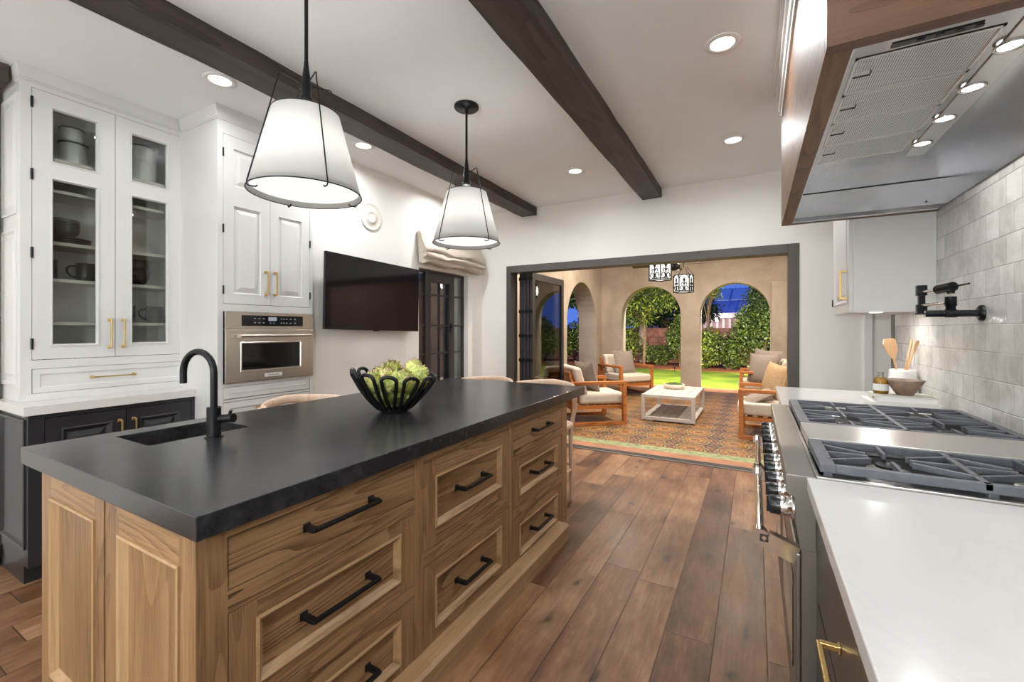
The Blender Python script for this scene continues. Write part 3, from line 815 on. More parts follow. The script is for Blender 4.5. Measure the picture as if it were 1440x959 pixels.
# ---- fruit bowl of looped rod + artichokes
bx, by = -1.606, 1.655
t = thing('loop_bowl', 'black looped-wire bowl filled with artichokes on the island', 'bowl', (bx, by, .914)); O = (bx, by, .914)
prof = [(.062, .012), (.085, .022), (.125, .062), (.165, .112), (.195, .160), (.205, .180)]
def at(f):   # interpolate along profile
    f = f * (len(prof) - 1); i = min(int(f), len(prof) - 2); g = f - i
    return (prof[i][0] * (1 - g) + prof[i + 1][0] * g, prof[i][1] * (1 - g) + prof[i + 1][1] * g)
for k in range(12):
    a0 = 2 * PI * k / 12 + .12; q = MB(O); path = []; dev = .185
    for i in range(13):
        f = i / 12; r, z = at(f * .93); w = dev * (.35 + .65 * math.sin(min(1, f * 1.15) * PI / 2)); path.append((r, a0 - w * .92, z))
    for a in np.linspace(PI * .95, .05 * PI, 9):
        r, z = at(min(1, .93 + .07 * math.sin(a))); path.append((r + .002, a0 + dev * .92 * math.cos(a), z + .014 * math.sin(a)))
    for i in range(12, -1, -1):
        f = i / 12; r, z = at(f * .93); w = dev * (.35 + .65 * math.sin(min(1, f * 1.15) * PI / 2)); path.append((r, a0 + w * .92, z))
    q.tube([(bx + r * math.cos(a), by + r * math.sin(a), .914 + z * (1 + .10 * math.cos(a - math.radians(215)) * min(1, z / .15))) for r, a, z in path], .0092, 10)
    q.build('loop', 'black_metal', t)
q = MB(O); q.lathe([(0, .0), (.066, .0), (.07, .008), (.066, .020), (0, .020)], O, 40); q.build('base', 'black_metal', t)

def artichoke_mesh():
    vs = []; fs = []; mi = []; n = 54; ga = PI * (3 - math.sqrt(5))
    rng = random.Random(3)
    # core
    nb = MB(); nb.lathe([(0, -.036), (.022, -.032), (.034, -.012), (.032, .012), (.018, .032), (0, .040)], (0, 0, 0), 12)
    vs += nb.v; fs += nb.f; mi += [0] * len(nb.f)
    for i in range(n):
        f = i / (n - 1); ph = -1.05 + 2.35 * f; th = i * ga
        R = .034 * (1.03 - .20 * f); c = Vector((R * math.cos(ph) * math.cos(th), R * math.cos(ph) * math.sin(th), .040 * math.sin(ph)))
        out = Vector((math.cos(ph) * math.cos(th), math.cos(ph) * math.sin(th), math.sin(ph) * .7)).normalized()
        side = Vector((-math.sin(th), math.cos(th), 0)); up = (Vector((0, 0, 1)) - out * out.z).normalized()
        L = .034 * (1 - .2 * f) * rng.uniform(.85, 1.2); Wd = .016 * (1.08 - .35 * f); op = rng.uniform(.25, .75)
        b0 = len(vs)
        for r_, (tt, ww, oo) in enumerate(((0, .8, .0), (.35, 1.0, .004), (.7, .75, .006), (.9, .35, .010), (1.0, .06, .015))):
            for s_ in (-1, 0, 1):
                p = c + up * (tt * L - .010) + side * (s_ * ww * Wd) + out * (oo * op * 1.6 + .003 - (abs(s_) * .005))
                vs.append(tuple(p))
        for r_ in range(4):
            for s_ in range(2):
                a = b0 + r_ * 3 + s_; fs.append((a, a + 1, a + 4, a + 3)); mi.append(1 if r_ == 3 or (r_ == 2 and rng.random() < .25) else 0)
    me = bpy.data.meshes.new('artichoke'); me.from_pydata(vs, [], fs); me.materials.append(M['artichoke']); me.materials.append(M['artichoke_tip'])
    me.polygons.foreach_set('material_index', mi); me.polygons.foreach_set('use_smooth', [True] * len(fs)); me.update()
    return me
am = artichoke_mesh()
def art_stem(parent):
    q = MB(); q.tube([(0, 0, -.034), (0, 0, -.052), (.003, 0, -.062)], [.009, .0075, .008], 10)
    return q.build('stem', 'artichoke', parent)
spots = [(0, 0, .066, .95)] + [(.066 * math.cos(a), .066 * math.sin(a), .092, .92) for a in np.linspace(0, 2 * PI, 6)[:-1]]
spots += [(.122 * math.cos(a + .3), .122 * math.sin(a + .3), .150, .92) for a in np.linspace(0, 2 * PI, 10)[:-1]]
spots += [(.062 * math.cos(a + .8), .062 * math.sin(a + .8), .158, 1.1) for a in np.linspace(0, 2 * PI, 6)[:-1]] + [(-.03, .01, .205, .95), (.085, .05, .205, .95), (-.105, .02, .180, .85), (.05, .09, .20, .95), (.12, .045, .19, .9)]
a0 = bpy.data.objects.new('artichoke', am); COL.objects.link(a0)
tag(a0, 'pale green artichoke heaped in the looped black bowl', 'artichoke', 'artichokes in the looped bowl'); art_stem(a0)
rr_ = random.Random(5)
for i, (x, y, z, s_) in enumerate(spots):
    o = a0 if i == 0 else dup(a0, (0, 0, 0))
    o.location = (bx + x, by + y, .914 + z); o.scale = (s_ * 1.24,) * 3
    o.rotation_euler = (rr_.uniform(-1.1, 1.1) - y * 5, rr_.uniform(-1.1, 1.1) + x * 5, rr_.uniform(0, 6))

# ================================================================== PENDANTS
def pendant(x, y, lab):
    t = thing('pendant_lamp', lab, 'pendant lamp', (x, y, 2.76), 0, 'conical pendants over the island')
    q = MB(); q.lathe([(0, 0), (.078, 0), (.078, -.014), (.074, -.019), (.012, -.020), (.012, -.045), (0, -.045)], (0, 0, 0), 40); q.build('canopy', 'black_metal', t)
    q = MB(); q.tube([(0, 0, -.04), (0, 0, -.345)], .0075, 14); q.lathe([(.0085, -.34), (.010, -.36), (.020, -.44), (.021, -.49), (.027, -.492), (.027, -.505), (0, -.505)], (0, 0, 0), 28); q.build('stem', 'black_metal', t)
    q = MB(); q.lathe([(0, -.5055), (.024, -.5055), (.024, -.512), (.010, -.515), (.010, -.60), (0, -.60)], (0, 0, 0), 20); q.build('socket', 'chrome', t)
    zt, zb, rt, rb = -.555, -.880, .128, .213
    q = MB(); q.lathe([(rt, zt), (rb, zb), (rb - .003, zb), (rt - .003, zt)], (0, 0, 0), 64, closed=True); sh = q.build('lamp_shade', 'shade', t)
    for r, z in ((rt, zt), (rb + .001, zb)): q = MB(); q.tube([(r * math.cos(a), r * math.sin(a), z) for a in np.linspace(0, 2 * PI, 65)[:-1]], .0024, 8, closed=True); q.build('shade_rim', 'black_metal', sh)
    q = MB(); q.lathe([(0, zb + .020), (rb - .010, zb + .020), (rb - .010, zb + .0215), (0, zb + .0215)], (0, 0, 0), 48); q.build('diffuser', 'diffuser', t)
    for k in range(4):
        a = PI / 4 + k * PI / 2 + math.radians(29); ca, sa = math.cos(a), math.sin(a); q = MB()
        pts = [(.016, -.435), (.095, -.420), (.103, -.424), (.104, -.435), (.213, zb + .010), (.215, zb - .004), (.208, zb - .011), (.185, zb - .010), (.178, zb - .004)]
        q.tube([(r * ca, r * sa, z) for r, z in pts], .0027, 8); q.build('frame_wire', 'black_metal', t)
    light('pendant_bulb', 'POINT', (0, 0, -.66), PENDANT_W * .55, (1, .98, .95), .09, parent=t)
    light('pendant_bulb', 'POINT', (0, 0, -.78), PENDANT_W * .45, (1, .98, .95), .10, parent=t)
pendant(-1.616, 2.305, 'white cone pendant on black stem, its round canopy in view')
pendant(-1.60, 1.15, 'nearer, larger-looking white cone pendant over the island sink')

# ================================================================== LEFT GLASS CABINET
CX = -3.455; y0, y1 = .768, 1.545; zb_ = .935
O = (CX, 1.156, zb_)
t = thing('china_cabinet', 'white glass-door dish cabinet with brass pulls, left of picture', 'cabinet', O)
q = MB(O); xb = -3.80
q.box(xb, CX, y0, y0 + .02, zb_, 2.70); q.box(xb, CX - .02, y1 - .02, y1, zb_, 2.70); q.box(xb, xb + .015, y0 + .02, y1 - .02, zb_, 2.70)
q.box(xb + .015, CX - .02, y0 + .02, y1 - .02, 2.67, 2.70); q.box(xb + .015, CX - .02, y0 + .02, y1 - .02, 1.125, 1.15); q.box(xb + .015, CX - .02, y0 + .02, y1 - .02, zb_, zb_ + .02)
q.box(CX - .02, CX, y0 + .02, .811, zb_, 2.70); q.box(CX - .02, CX, 1.535, y1, zb_, 2.70)
q.box(CX - .02, CX, .811, 1.535, 2.655, 2.70); q.box(CX - .02, CX, .811, 1.535, 1.112, 1.160); q.box(CX - .02, CX, .811, 1.535, zb_, .976)
q.build('body', 'cabinet_white', t)
q = MB(O)   # crown
q.box(xb, CX + .006, y0 - .006, y1, 2.682, 2.692); P = lambda e, z: [(xb, y0 - e, z), (CX + e, y0 - e, z), (CX + e, y1, z), (xb, y1, z)]
q.hexa(P(.008, 2.692) + P(.018, 2.7595))
q.build('crown_moulding', 'cabinet_white', t, bevel=.003)
for z in (2.21, 2.135, 1.835, 1.622, 1.373):
    if z == 2.21: continue
    q = MB(O); q.box(xb + .016, CX - .06, y0 + .021, y1 - .021, z - .02, z); q.build('shelf', 'cabinet_inside', t, bevel=.002)
q = MB(O); q.box(xb + .016, CX - .03, y0 + .021, y1 - .021, 2.285, 2.305); q.build('shelf', 'cabinet_inside', t)
q = MB(O); mp = map_ny(y0)
for v0, v1 in ((1.02, 1.88), (1.96, 2.62)): q.rings(mp, -3.77, -3.50, v0, v1, [(0, 0), (0, .006), (.010, .008), (.020, .002), (.024, -.0015), (.05, -.0015), (.06, .004), (.065, .005)])
q.build('end_panel', 'cabinet_white', t)
for i, (u0, u1, g0, g1) in enumerate(((.813, 1.1665, .89, 1.087), (1.1695, 1.533, 1.249, 1.444))):
    q = MB(O); mp = map_px(CX - .02)
    v0, v1 = 1.163, 2.652; T_ = .0205
    q.box(u0, g0, v0, v1, 0, T_, mp); q.box(g1, u1, v0, v1, 0, T_, mp)
    for a, b2 in ((v0, 1.240), (2.178, 2.271), (2.573, v1)): q.box(g0, g1, a, b2, 0, T_, mp)
    for a, b2 in ((1.240, 2.178), (2.271, 2.573)): q.rings(mp, g0 - .006, g1 + .006, a - .006, b2 + .006, [(0, T_ - .001), (0, T_ + .004), (.006, T_ + .005), (.012, T_ - .006), (.014, .004)], cap=False)
    d = q.build('door', 'cabinet_white', t)
    q = MB(O)
    for a, b2 in ((1.240, 2.178), (2.271, 2.573)): q.box(g0, g1, a, b2, .006, .009, mp)
    q.build('glass_pane', 'glass', d)
    bar_pull(map_px(CX), (1.139 if i == 0 else 1.204, 1.306), .165, .032, .0055, d, O, 'brass', vertical=True)
    uh = .8115 if i == 0 else 1.5345
    for z in (2.575, 2.18, 1.75, 1.25): q = MB(O); q.cyl((CX + .004, uh, z - .03), .006, .06, 10); plabel(q.build('hinge', 'black_metal', d), 'black knuckle hinge')
q = MB(O); mp = map_px(CX - .02); q.rings(mp, .814, 1.533, .978, 1.110, [(0, 0), (0, .0205), (.028, .0205), (.031, .016), (.036, .014), (.04, .014)])
d = q.build('drawer', 'cabinet_white', t); bar_pull(map_px(CX - .006), (1.16, 1.046), .20, .034, .0052, d, O, 'brass')

# dishes (things of their own, standing on the shelves)
def dish(name, prof, c, mat, label, cat, group=None, extra=None, n=32):
    q = MB(); q.lathe(prof, c, n)
    if extra: extra(q, c)
    return q.solo(name, mat, label, cat, group)
def pot(c, r, h, lab):
    t = thing('canister', lab, 'container', c, 0, 'white lidded pots'); O = c
    q = MB(O); q.lathe([(0, 0), (r * .96, 0), (r, .01), (r, h - .012), (0, h - .012)], c, 32); q.build('body', 'white_ceramic', t)
    q = MB(O); q.lathe([(0, h - .011), (r + .003, h - .011), (r + .003, h - .004), (r * .9, h), (0, h)], c, 32); q.build('rim', 'grey_ceramic', t)
pot((-3.64, 1.03, 2.305), .067, .155, 'lower white canister of the stacked pair on the top shelf')
pot((-3.64, 1.025, 2.4605), .056, .090, 'small white canister stacked on the larger one, top shelf')
pot((-3.64, 1.365, 2.305), .082, .255, 'tall white canister behind the upper right pane')
pc = (-3.66, .965, 2.136)
if True:
    zz = 1.836
    for k in range(3):
        dish('plate', [(0, 0), (.075, 0), (.105, .010), (.106, .013), (.07, .006), (0, .006)], (-3.655, 1.01, zz + k * .0135), 'grey_ceramic', 'charcoal plate under the stacked bowls behind the left door', 'plate', 'stacked charcoal plates')
    for k in range(4):
        dish('dish_bowl', [(0, 0), (.045, 0), (.072, .03), (.080, .058), (.077, .058), (.045, .008), (0, .006)], (-3.655, .985, zz + .041 + k * .018), 'grey_ceramic', 'charcoal bowl stacked on the plates behind the left door', 'bowl', 'stacked charcoal bowls')
def mug(c, ang, lab):
    t = thing('mug', lab, 'mug', c, ang, 'charcoal mugs')
    q = MB(); q.lathe([(0, 0), (.040, 0), (.045, .006), (.046, .112), (.042, .112), (.041, .010), (0, .008)], (0, 0, 0), 28); q.build('cup', 'grey_ceramic', t)
    q = MB(); q.tube([(.045, 0, .092), (.068, 0, .094), (.084, 0, .078), (.082, 0, .052), (.064, 0, .030), (.044, 0, .024)], .0056, 8); q.build('handle', 'grey_ceramic', t)
mug((-3.63, 1.085, 1.623), -PI / 2 - .2, 'charcoal mug behind the left glass door, whole mug showing')
mug((-3.60, .905, 1.623), -PI / 2, 'charcoal mug half hidden at the left edge of the left pane')
mug((-3.63, 1.44, 1.374), -PI / 2 - .2, 'charcoal mug behind the right glass door, whole mug showing')
mug((-3.64, 1.29, 1.374), PI, 'charcoal mug half hidden at the left edge of the right pane')
for k in range(2):
    dish('dish_bowl', [(0, 0), (.05, 0), (.082, .045), (.088, .105), (.085, .105), (.05, .012), (0, .01)], (-3.63, 1.325, 1.623 + k * .060), 'black_metal', ('lower' if k == 0 else 'upper') + ' black bowl of the pair behind the right glass door', 'bowl', 'black bowls')
dish('serving_dish', [(0, 0), (.075, 0), (.10, .045), (.097, .045), (.07, .008), (0, .008)], (-3.60, .965, 1.151), 'grey_ceramic', 'shallow dark dish on the bottom shelf, left door', 'dish')
dish('serving_dish', [(0, 0), (.06, 0), (.075, .05), (.072, .05), (.055, .008), (0, .008)], (-3.60, 1.29, 1.151), 'grey_ceramic', 'small dark dish on the bottom shelf, right door', 'dish')

# base cabinet under it
BX = -3.262; y0, y1 = .752, 1.535
O = (BX, 1.14, 0)
t = thing('base_cabinet', 'black panelled base cabinet under the grey stone shelf at left', 'cabinet', O)
q = MB(O); q.box(-3.72, BX - .02, y0, y1, .10, .885); q.box(BX - .02, BX, y0, .812, .10, .885); q.box(BX - .02, BX, 1.495, y1, .10, .885); q.box(BX - .02, BX, .812, 1.495, .862, .885); q.box(BX - .02, BX, .812, 1.495, .10, .14)
q.build('body', 'cabinet_black', t, bevel=.0015)
q = MB(O); q.box(-3.72, BX - .07, y0 + .002, y1, 0, .10); q.build('toe_kick', 'cabinet_black', t)
q = MB(O); mp = map_ny(y0); q.rings(mp, -3.70, BX - .03, .19, .86, [(0, 0), (0, .008), (.012, .010), (.024, -.001), (.03, -.006) , (.04, -.0065)]); 
q.build('end_panel', 'cabinet_black', t)
for u0, u1, hu in ((.814, 1.152, 1.122), (1.156, 1.493, 1.188)):
    q = MB(O); frame_door(q, map_px(BX - .02), u0, u1, .143, .859, .065, .021, (0, 0, 0, 0), raised=True); d = q.build('door', 'cabinet_black', t)
    bar_pull(map_px(BX + .001), (hu, .72), .15, .034, .006, d, O, 'brass', vertical=True)
b = MB(); b.box(-3.80, -3.24, .732, 1.543, .8855, .9345); b.solo('stone_counter', 'quartz_warm', 'thick pale grey stone counter beneath the white glass cabinet', 'countertop', bevel=.002)

# ================================================================== TALL OVEN CABINET
TX = -2.985; y0, y1 = 1.512, 2.20
y0 = 1.547
O = (TX, 1.87, 0)
t = thing('oven_cabinet', 'tall white cabinet housing the built-in oven', 'cabinet', O)
q = MB(O); q.box(-3.60, TX, y0 - .03, y0 - .012, 0, 2.70) ; q.box(-3.60, TX - .021, y1 - .018, y1, 0, 2.70); q.box(-3.60, -3.585, y0, y1, 0, 2.70)
q.box(TX - .02, TX, y0 - .012, 1.550, 0, 2.70); q.box(TX - .02, TX, 2.176, y1, 0, 2.70)
for a, b2 in ((2.592, 2.70), (1.448, 1.494), (.955, .976), (.858, .872), (0, .12)): q.box(TX - .02, TX, 1.550, 2.176, a, b2)
q.box(-3.585, TX - .02, y0 - .012, y1 - .018, .93, .95); q.box(-3.585, TX - .02, y0 - .012, y1 - .018, 1.46, 1.48)
q.build('body', 'cabinet_white', t)
q = MB(O)
q.box(-3.43, TX + .006, y0 - .036, y1 + .002, 2.672, 2.682); P = lambda e, z: [(-3.43, y0 - .03 - e, z), (TX + e, y0 - .03 - e, z), (TX + e, y1 + e * .2, z), (-3.43, y1 + e * .2, z)]
q.hexa(P(.008, 2.682) + P(.022, 2.7595))
q.build('crown_moulding', 'cabinet_white', t, bevel=.003)
for u0, u1, hu in ((1.552, 1.861, 1.829), (1.864, 2.174, 1.893)):
    q = MB(O); mp = map_px(TX - .02); v0, v1 = 1.497, 2.589; T_ = .0205; fw = .062
    q.box(u0, u0 + fw, v0, v1, 0, T_, mp); q.box(u1 - fw, u1, v0, v1, 0, T_, mp)
    for a, b2 in ((v0, 1.562), (2.140, 2.262), (2.512, v1)): q.box(u0 + fw, u1 - fw, a, b2, 0, T_, mp)
    for a, b2 in ((1.562, 2.140), (2.262, 2.512)): q.rings(mp, u0 + fw - .003, u1 - fw + .003, a - .003, b2 + .003, [(0, T_ - .001), (.004, T_ + .001), (.010, T_ - .009), (.016, T_ - .011), (.020, T_ - .011), (.048, T_ - .001), (.050, T_ - .001)])
    d = q.build('door', 'cabinet_white', t)
    bar_pull(map_px(TX), (hu, 1.650), .155, .032, .0055, d, O, 'brass', vertical=True)
    uh = 1.5505 if hu < 1.86 else 2.1755
    for z in (2.47, 1.98, 1.585): q = MB(O); q.cyl((TX + .003, uh, z - .027), .005, .054, 10); plabel(q.build('hinge', 'black_metal', d), 'black knuckle hinge')
for v0, v1, pull in ((.875, .952, False), (.60, .854, True), (.13, .595, True)):
    q = MB(O); mp = map_px(TX - .02)
    if pull: q.rings(mp, 1.553, 2.173, v0, v1, [(0, 0), (0, .0205), (.04, .0205), (.044, .014), (.05, .012)])
    else: q.rings(mp, 1.553, 2.173, v0, v1, [(0, 0), (0, .016), (.004, .022), (.030, .022), (.033, .024)])
    d = q.build('drawer', 'cabinet_white', t)
    if pull: bar_pull(map_px(TX - .006), (1.865, v1 - .05), .19, .034, .0052, d, O, 'brass')

# oven
O = (TX, 1.87, .978)
t = thing('wall_oven', 'built-in stainless steel oven in the tall white cabinet', 'oven', O); OXf = TX + .018
q = MB(O); q.box(-3.45, TX + .002, 1.57, 2.16, .985, 1.44); q.box(TX, OXf - .004, 1.552, 2.187, .979, 1.446); q.build('housing', 'steel_warm', t)
q = MB(O); q.box(TX + .0005, OXf + .004, 1.552, 2.187, 1.333, 1.446); cp = q.build('control_panel', 'steel_warm', t, bevel=.002)
q = MB(O); q.box(OXf + .004, OXf + .006, 1.655, 2.10, 1.352, 1.424); plabel(q.build('control_glass', 'glass_black', cp), 'black glass touch controls')
q = MB(O)
q.box(OXf + .006, OXf + .0066, 1.835, 1.895, 1.388, 1.414)
for u in (1.735, 1.765, 1.795, 1.925, 1.945, 1.965, 1.995, 2.03):
    for v in (1.372, 1.400): q.box(OXf + .006, OXf + .0066, u, u + .012, v, v + .005)
for u in (1.845, 1.87): q.box(OXf + .006, OXf + .0066, u, u + .01, 1.370, 1.375)
plabel(q.build('display', 'display', cp), 'small lit clock and key symbols')
q = MB(O); mp = map_px(TX + .0005)
q.rings(mp, 1.552, 2.187, .979, 1.327, [(0, 0), (0, .023), (.003, .0245)], cap=False)
fr = [(1.555, .982, 2.184, 1.324), (1.645, 1.046, 2.092, 1.245)]
a, c = fr; w = .0245
P = [mp(a[0], a[1], w), mp(a[2], a[1], w), mp(a[2], a[3], w), mp(a[0], a[3], w), mp(c[0], c[1], w), mp(c[2], c[1], w), mp(c[2], c[3], w), mp(c[0], c[3], w)]
q.add(P, [(0, 1, 5, 4), (1, 2, 6, 5), (2, 3, 7, 6), (3, 0, 4, 7)], False)
q.rings(mp, c[0], c[2], c[1], c[3], [(0, .0245), (.003, .027), (.009, .0265), (.014, .020)], cap=False)
dr = q.build('oven_door', 'steel_warm', t)
q = MB(O); q.box(TX + .010, TX + .0205, 1.652, 2.085, 1.053, 1.238); plabel(q.build('window', 'glass_black', dr), 'dark glass oven window')
q = MB(O); q.tube([(TX + .068, 1.625, 1.287), (TX + .068, 2.135, 1.287)], .0095, 16)
for u in (1.645, 2.115): q.bar((TX + .02, u, 1.287), (TX + .068, u, 1.287), .022, .02)
q.build('handle', 'steel_warm', dr)
q = MB(O); q.box(TX + .0245, TX + .0265, 1.808, 1.935, 1.002, 1.026); plabel(q.build('badge', 'white_trim', dr), 'pale nameplate')
text_mesh('KitchenAid', .0185, lambda u, v, w: (TX + .0267 + w, 1.8715 + u, 1.0135 + v), .0003, 'lettering', 'ink', dr, O)

# ================================================================== TV, SPEAKER
O = (-2.94, 2.785, 1.32)
t = thing('television', 'wall-mounted black flat television left of the window', 'television', (-2.94, 2.785, 1.322)); 
def tvm(u, v, w): # rolled very slightly
    a = -.020; du, dv = u - 2.785, v - 1.622; return (-2.925 + w, 2.785 + du * math.cos(a) - dv * math.sin(a), 1.622 + du * math.sin(a) + dv * math.cos(a))
O = (-2.94, 2.785, 1.322)
q = MB(O); q.box(2.247, 3.322, 1.320, 1.928, 0, .024, tvm); q.box(2.5, 3.1, 1.36, 1.75, -.03, 0, tvm); q.build('casing', 'black_plastic', t, bevel=.002)
q = MB(O); q.box(2.251, 3.318, 1.326, 1.924, .0242, .0252, tvm); q.build('screen', 'screen', t)
q = MB(O); q.box(2.755, 2.815, 1.312, 1.321, .004, .018, tvm); q.build('sensor', 'black_plastic', t)
q = MB(O); q.box(-2.999, -2.95, 2.6, 2.95, 1.45, 1.75); q.build('wall_mount', 'black_metal', t)
t = thing('wall_speaker', 'round cream wall speaker cover above the television', 'speaker', (-3.0, 2.795, 2.333)); O = (-3.0, 2.795, 2.333)
q = MB(O)
def disc(q, prof):
    n = 48; vs = []; fs = []
    for r, w in prof:
        for k in range(n): vs.append((-3.0 + w, 2.795 + r * math.cos(2 * PI * k / n), 2.333 + r * math.sin(2 * PI * k / n)))
    for i in range(len(prof) - 1):
        for k in range(n): fs.append((i * n + k, i * n + (k + 1) % n, i * n + n + (k + 1) % n, i * n + n + k))
    L = (len(prof) - 1) * n; fs.append(tuple(L + k for k in range(n))); q.add(vs, fs, True)
disc(q, [(.12, 0), (.121, .008), (.117, .013), (.114, .011), (.065, .010), (.061, .0145), (.0605, .0145)])
q.build('grille', 'speaker', t)
q = MB(O); disc(q, [(.060, .0146), (.058, .017), (.03, .0175), (.028, .014), (.0, .014)][:4]); q.build('centre_disc', 'speaker', t)

# ================================================================== RANGE HOOD
HX, HY0, HY1, HZ0, HZ1 = .145, 1.238, 3.25, 1.982, 2.7595
O = (HX, (HY0 + HY1) / 2, HZ0)
t = thing('range_hood', 'walnut-clad range hood with steel liner hanging over the range', 'range hood', O)
tk = .055
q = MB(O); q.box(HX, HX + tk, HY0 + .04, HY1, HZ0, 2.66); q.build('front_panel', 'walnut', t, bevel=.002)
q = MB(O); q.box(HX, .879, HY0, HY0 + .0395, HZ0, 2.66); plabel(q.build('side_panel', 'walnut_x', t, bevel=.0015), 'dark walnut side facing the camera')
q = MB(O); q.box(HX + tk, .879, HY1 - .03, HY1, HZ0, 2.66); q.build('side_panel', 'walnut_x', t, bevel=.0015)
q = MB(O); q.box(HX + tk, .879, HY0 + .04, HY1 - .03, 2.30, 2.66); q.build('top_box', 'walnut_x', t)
q = MB(O)
for zz, pr_ in ((2.60, .012), (2.63, .022), (2.66, .018), (2.70, .034), (2.73, .05)): q.box(HX - pr_, .879, HY0 - pr_, HY1 - .28 + .1, zz, HZ1)
q.build('crown_moulding', 'cabinet_white', t, bevel=.004)
# steel liner: walls and ceiling with openings
LX0, LX1, LY0, LY1, LZ = HX + tk, .870, HY0 + .04, HY1 - .03, 2.152
q = MB(O)
q.box(LX0, LX0 + .003, LY0, LY1, HZ0 + .004, LZ + .05); q.box(LX1, LX1 + .004, LY0, LY1, HZ0 + .004, LZ + .05)
q.box(LX0, LX1, LY0, LY0 + .003, HZ0 + .004, LZ + .05); q.box(LX0, LX1, LY1 - .003, LY1, HZ0 + .004, LZ + .05)
FX0, FX1, FY0, FY1 = .268, .592, 1.668, 2.640
for a in ((LX0, FX0, LY0, LY1), (FX1, LX1, LY0, LY1), (FX0, FX1, LY0, FY0), (FX0, FX1, FY1, LY1)): q.box(a[0], a[1], a[2], a[3], LZ, LZ + .012)
# folded lower lip on the far wall and back
q.prism([(LY1 - .003, HZ0 + .012), (LY1 - .018, HZ0 + .03), (LY1 - .018, LZ - .004), (LY1 - .003, LZ)], lambda u, v, w: (w, u, v), LX0 + .003, LX1)
q.build('liner', 'steel_hood', t)
q = MB(O); q.box(.618, .690, 1.55, 2.72, LZ - .006, LZ - .0005); q.build('light_strip', 'steel_x', t, bevel=.002)
q = MB(O); q.box(.345, .535, 1.630, 1.654, LZ - .003, LZ + .002); plabel(q.build('control_slot', 'black_plastic', t), 'black slot beside the filters')
for u in (.40, .44, .48, .52): q = MB(O); q.box(u, u + .018, 1.636, 1.648, LZ - .005, LZ - .003); q.build('switch', 'dark_bronze', t)
for k in range(4):
    a = 1.673 + k * .2412; c = a + .238
    q = MB(O); q.box(FX0 + .004, FX1 - .004, a + .008, c - .008, LZ + .001, LZ + .010); f = q.build('filter', 'perforated', t)
    q = MB(O)
    q.box(FX0, FX1, a, a + .009, LZ - .003, LZ + .010); q.box(FX0, FX1, c - .009, c, LZ - .003, LZ + .010); q.box(FX0, FX0 + .007, a, c, LZ - .003, LZ + .010); q.box(FX1 - .007, FX1, a, c, LZ - .003, LZ + .010)
    q.build('filter_frame', 'steel_x', f)
    q = MB(O); q.box(FX0 + .010, FX0 + .050, a + .090, a + .112, LZ - .001, LZ + .001); q.m = 1; q.tube([(FX0 + .010, a + .116, LZ - .003), (FX0 + .054, a + .116, LZ - .003), (FX0 + .054, a + .094, LZ - .003)], .0020, 6)
    q.build('filter_latch', ['steel_x', 'black_metal'], f)
for k, y in enumerate((1.792, 2.043, 2.291, 2.551)):
    q = MB(O); q.lathe([(.026, LZ - .0062), (.036, LZ - .0062), (.035, LZ - .012), (.027, LZ - .010)], (.640, y, 0), 32, closed=True); f = q.build('lamp_ring', 'chrome', t)
    q = MB(O); q.lathe([(0, LZ - .0075), (.0262, LZ - .0075)], (.640, y, 0), 28); q.build('lamp_lens', 'lamp', f)
    light('hood_lamp', 'AREA', (.640 - O[0], y - O[1], LZ - .014 - O[2]), HOOD_W, (1, .98, .95), .05, parent=t, spread=math.radians(150))
q = MB(O); q.cyl((.82, LY1 - .0185, 2.03), .005, -.003, 12, 'y'); q.build('screw', 'black_metal', t)

# ---- far upper cabinet
UX, UY0, UY1, UZ0 = .512, 3.262, 3.90, 1.430
O = (.69, 3.58, UZ0)
t = thing('upper_cabinet', 'white upper cabinet hanging beyond the hood, brass pull on its edge', 'cabinet', O)
q = MB(O); q.box(UX, .879, UY0, UY1, UZ0 + .012, 2.7595); q.box(UX, UX + .018, UY0, UY1, UZ0, UZ0 + .012); q.box(UX + .018, .879, UY0, UY0 + .018, UZ0, UZ0 + .012); q.box(UX + .018, .879, UY1 - .018, UY1, UZ0, UZ0 + .012); q.build('body', 'cabinet_white', t, bevel=.001)
q = MB(O); frame_door(q, map_nx(UX), UY0 + .02, UY1 - .02, UZ0 + .004, 2.6, .06, .02, (0, 0, 0, 0), raised=True); d = q.build('door', 'cabinet_white', t)
bar_pull(map_nx(UX - .020), (UY0 + .06, 1.60), .165, .036, .0055, d, O, 'brass', vertical=True)
q = MB(O); q.cyl((UX - .022, UY1 - .018, 1.49), .006, .05, 10); q.build('hinge', 'black_metal', d)
q = MB(O); q.lathe([(0, UZ0 + .004), (.03, UZ0 + .004), (.034, UZ0 + .006), (.034, UZ0 + .012), (0, UZ0 + .012)], (.66, 3.50, 0), 24); q.build('puck_light', 'lamp', t)
light('cabinet_puck', 'AREA', (.66 - O[0], 3.50 - O[1], .002), 2.2, (1, .97, .93), .06, parent=t)

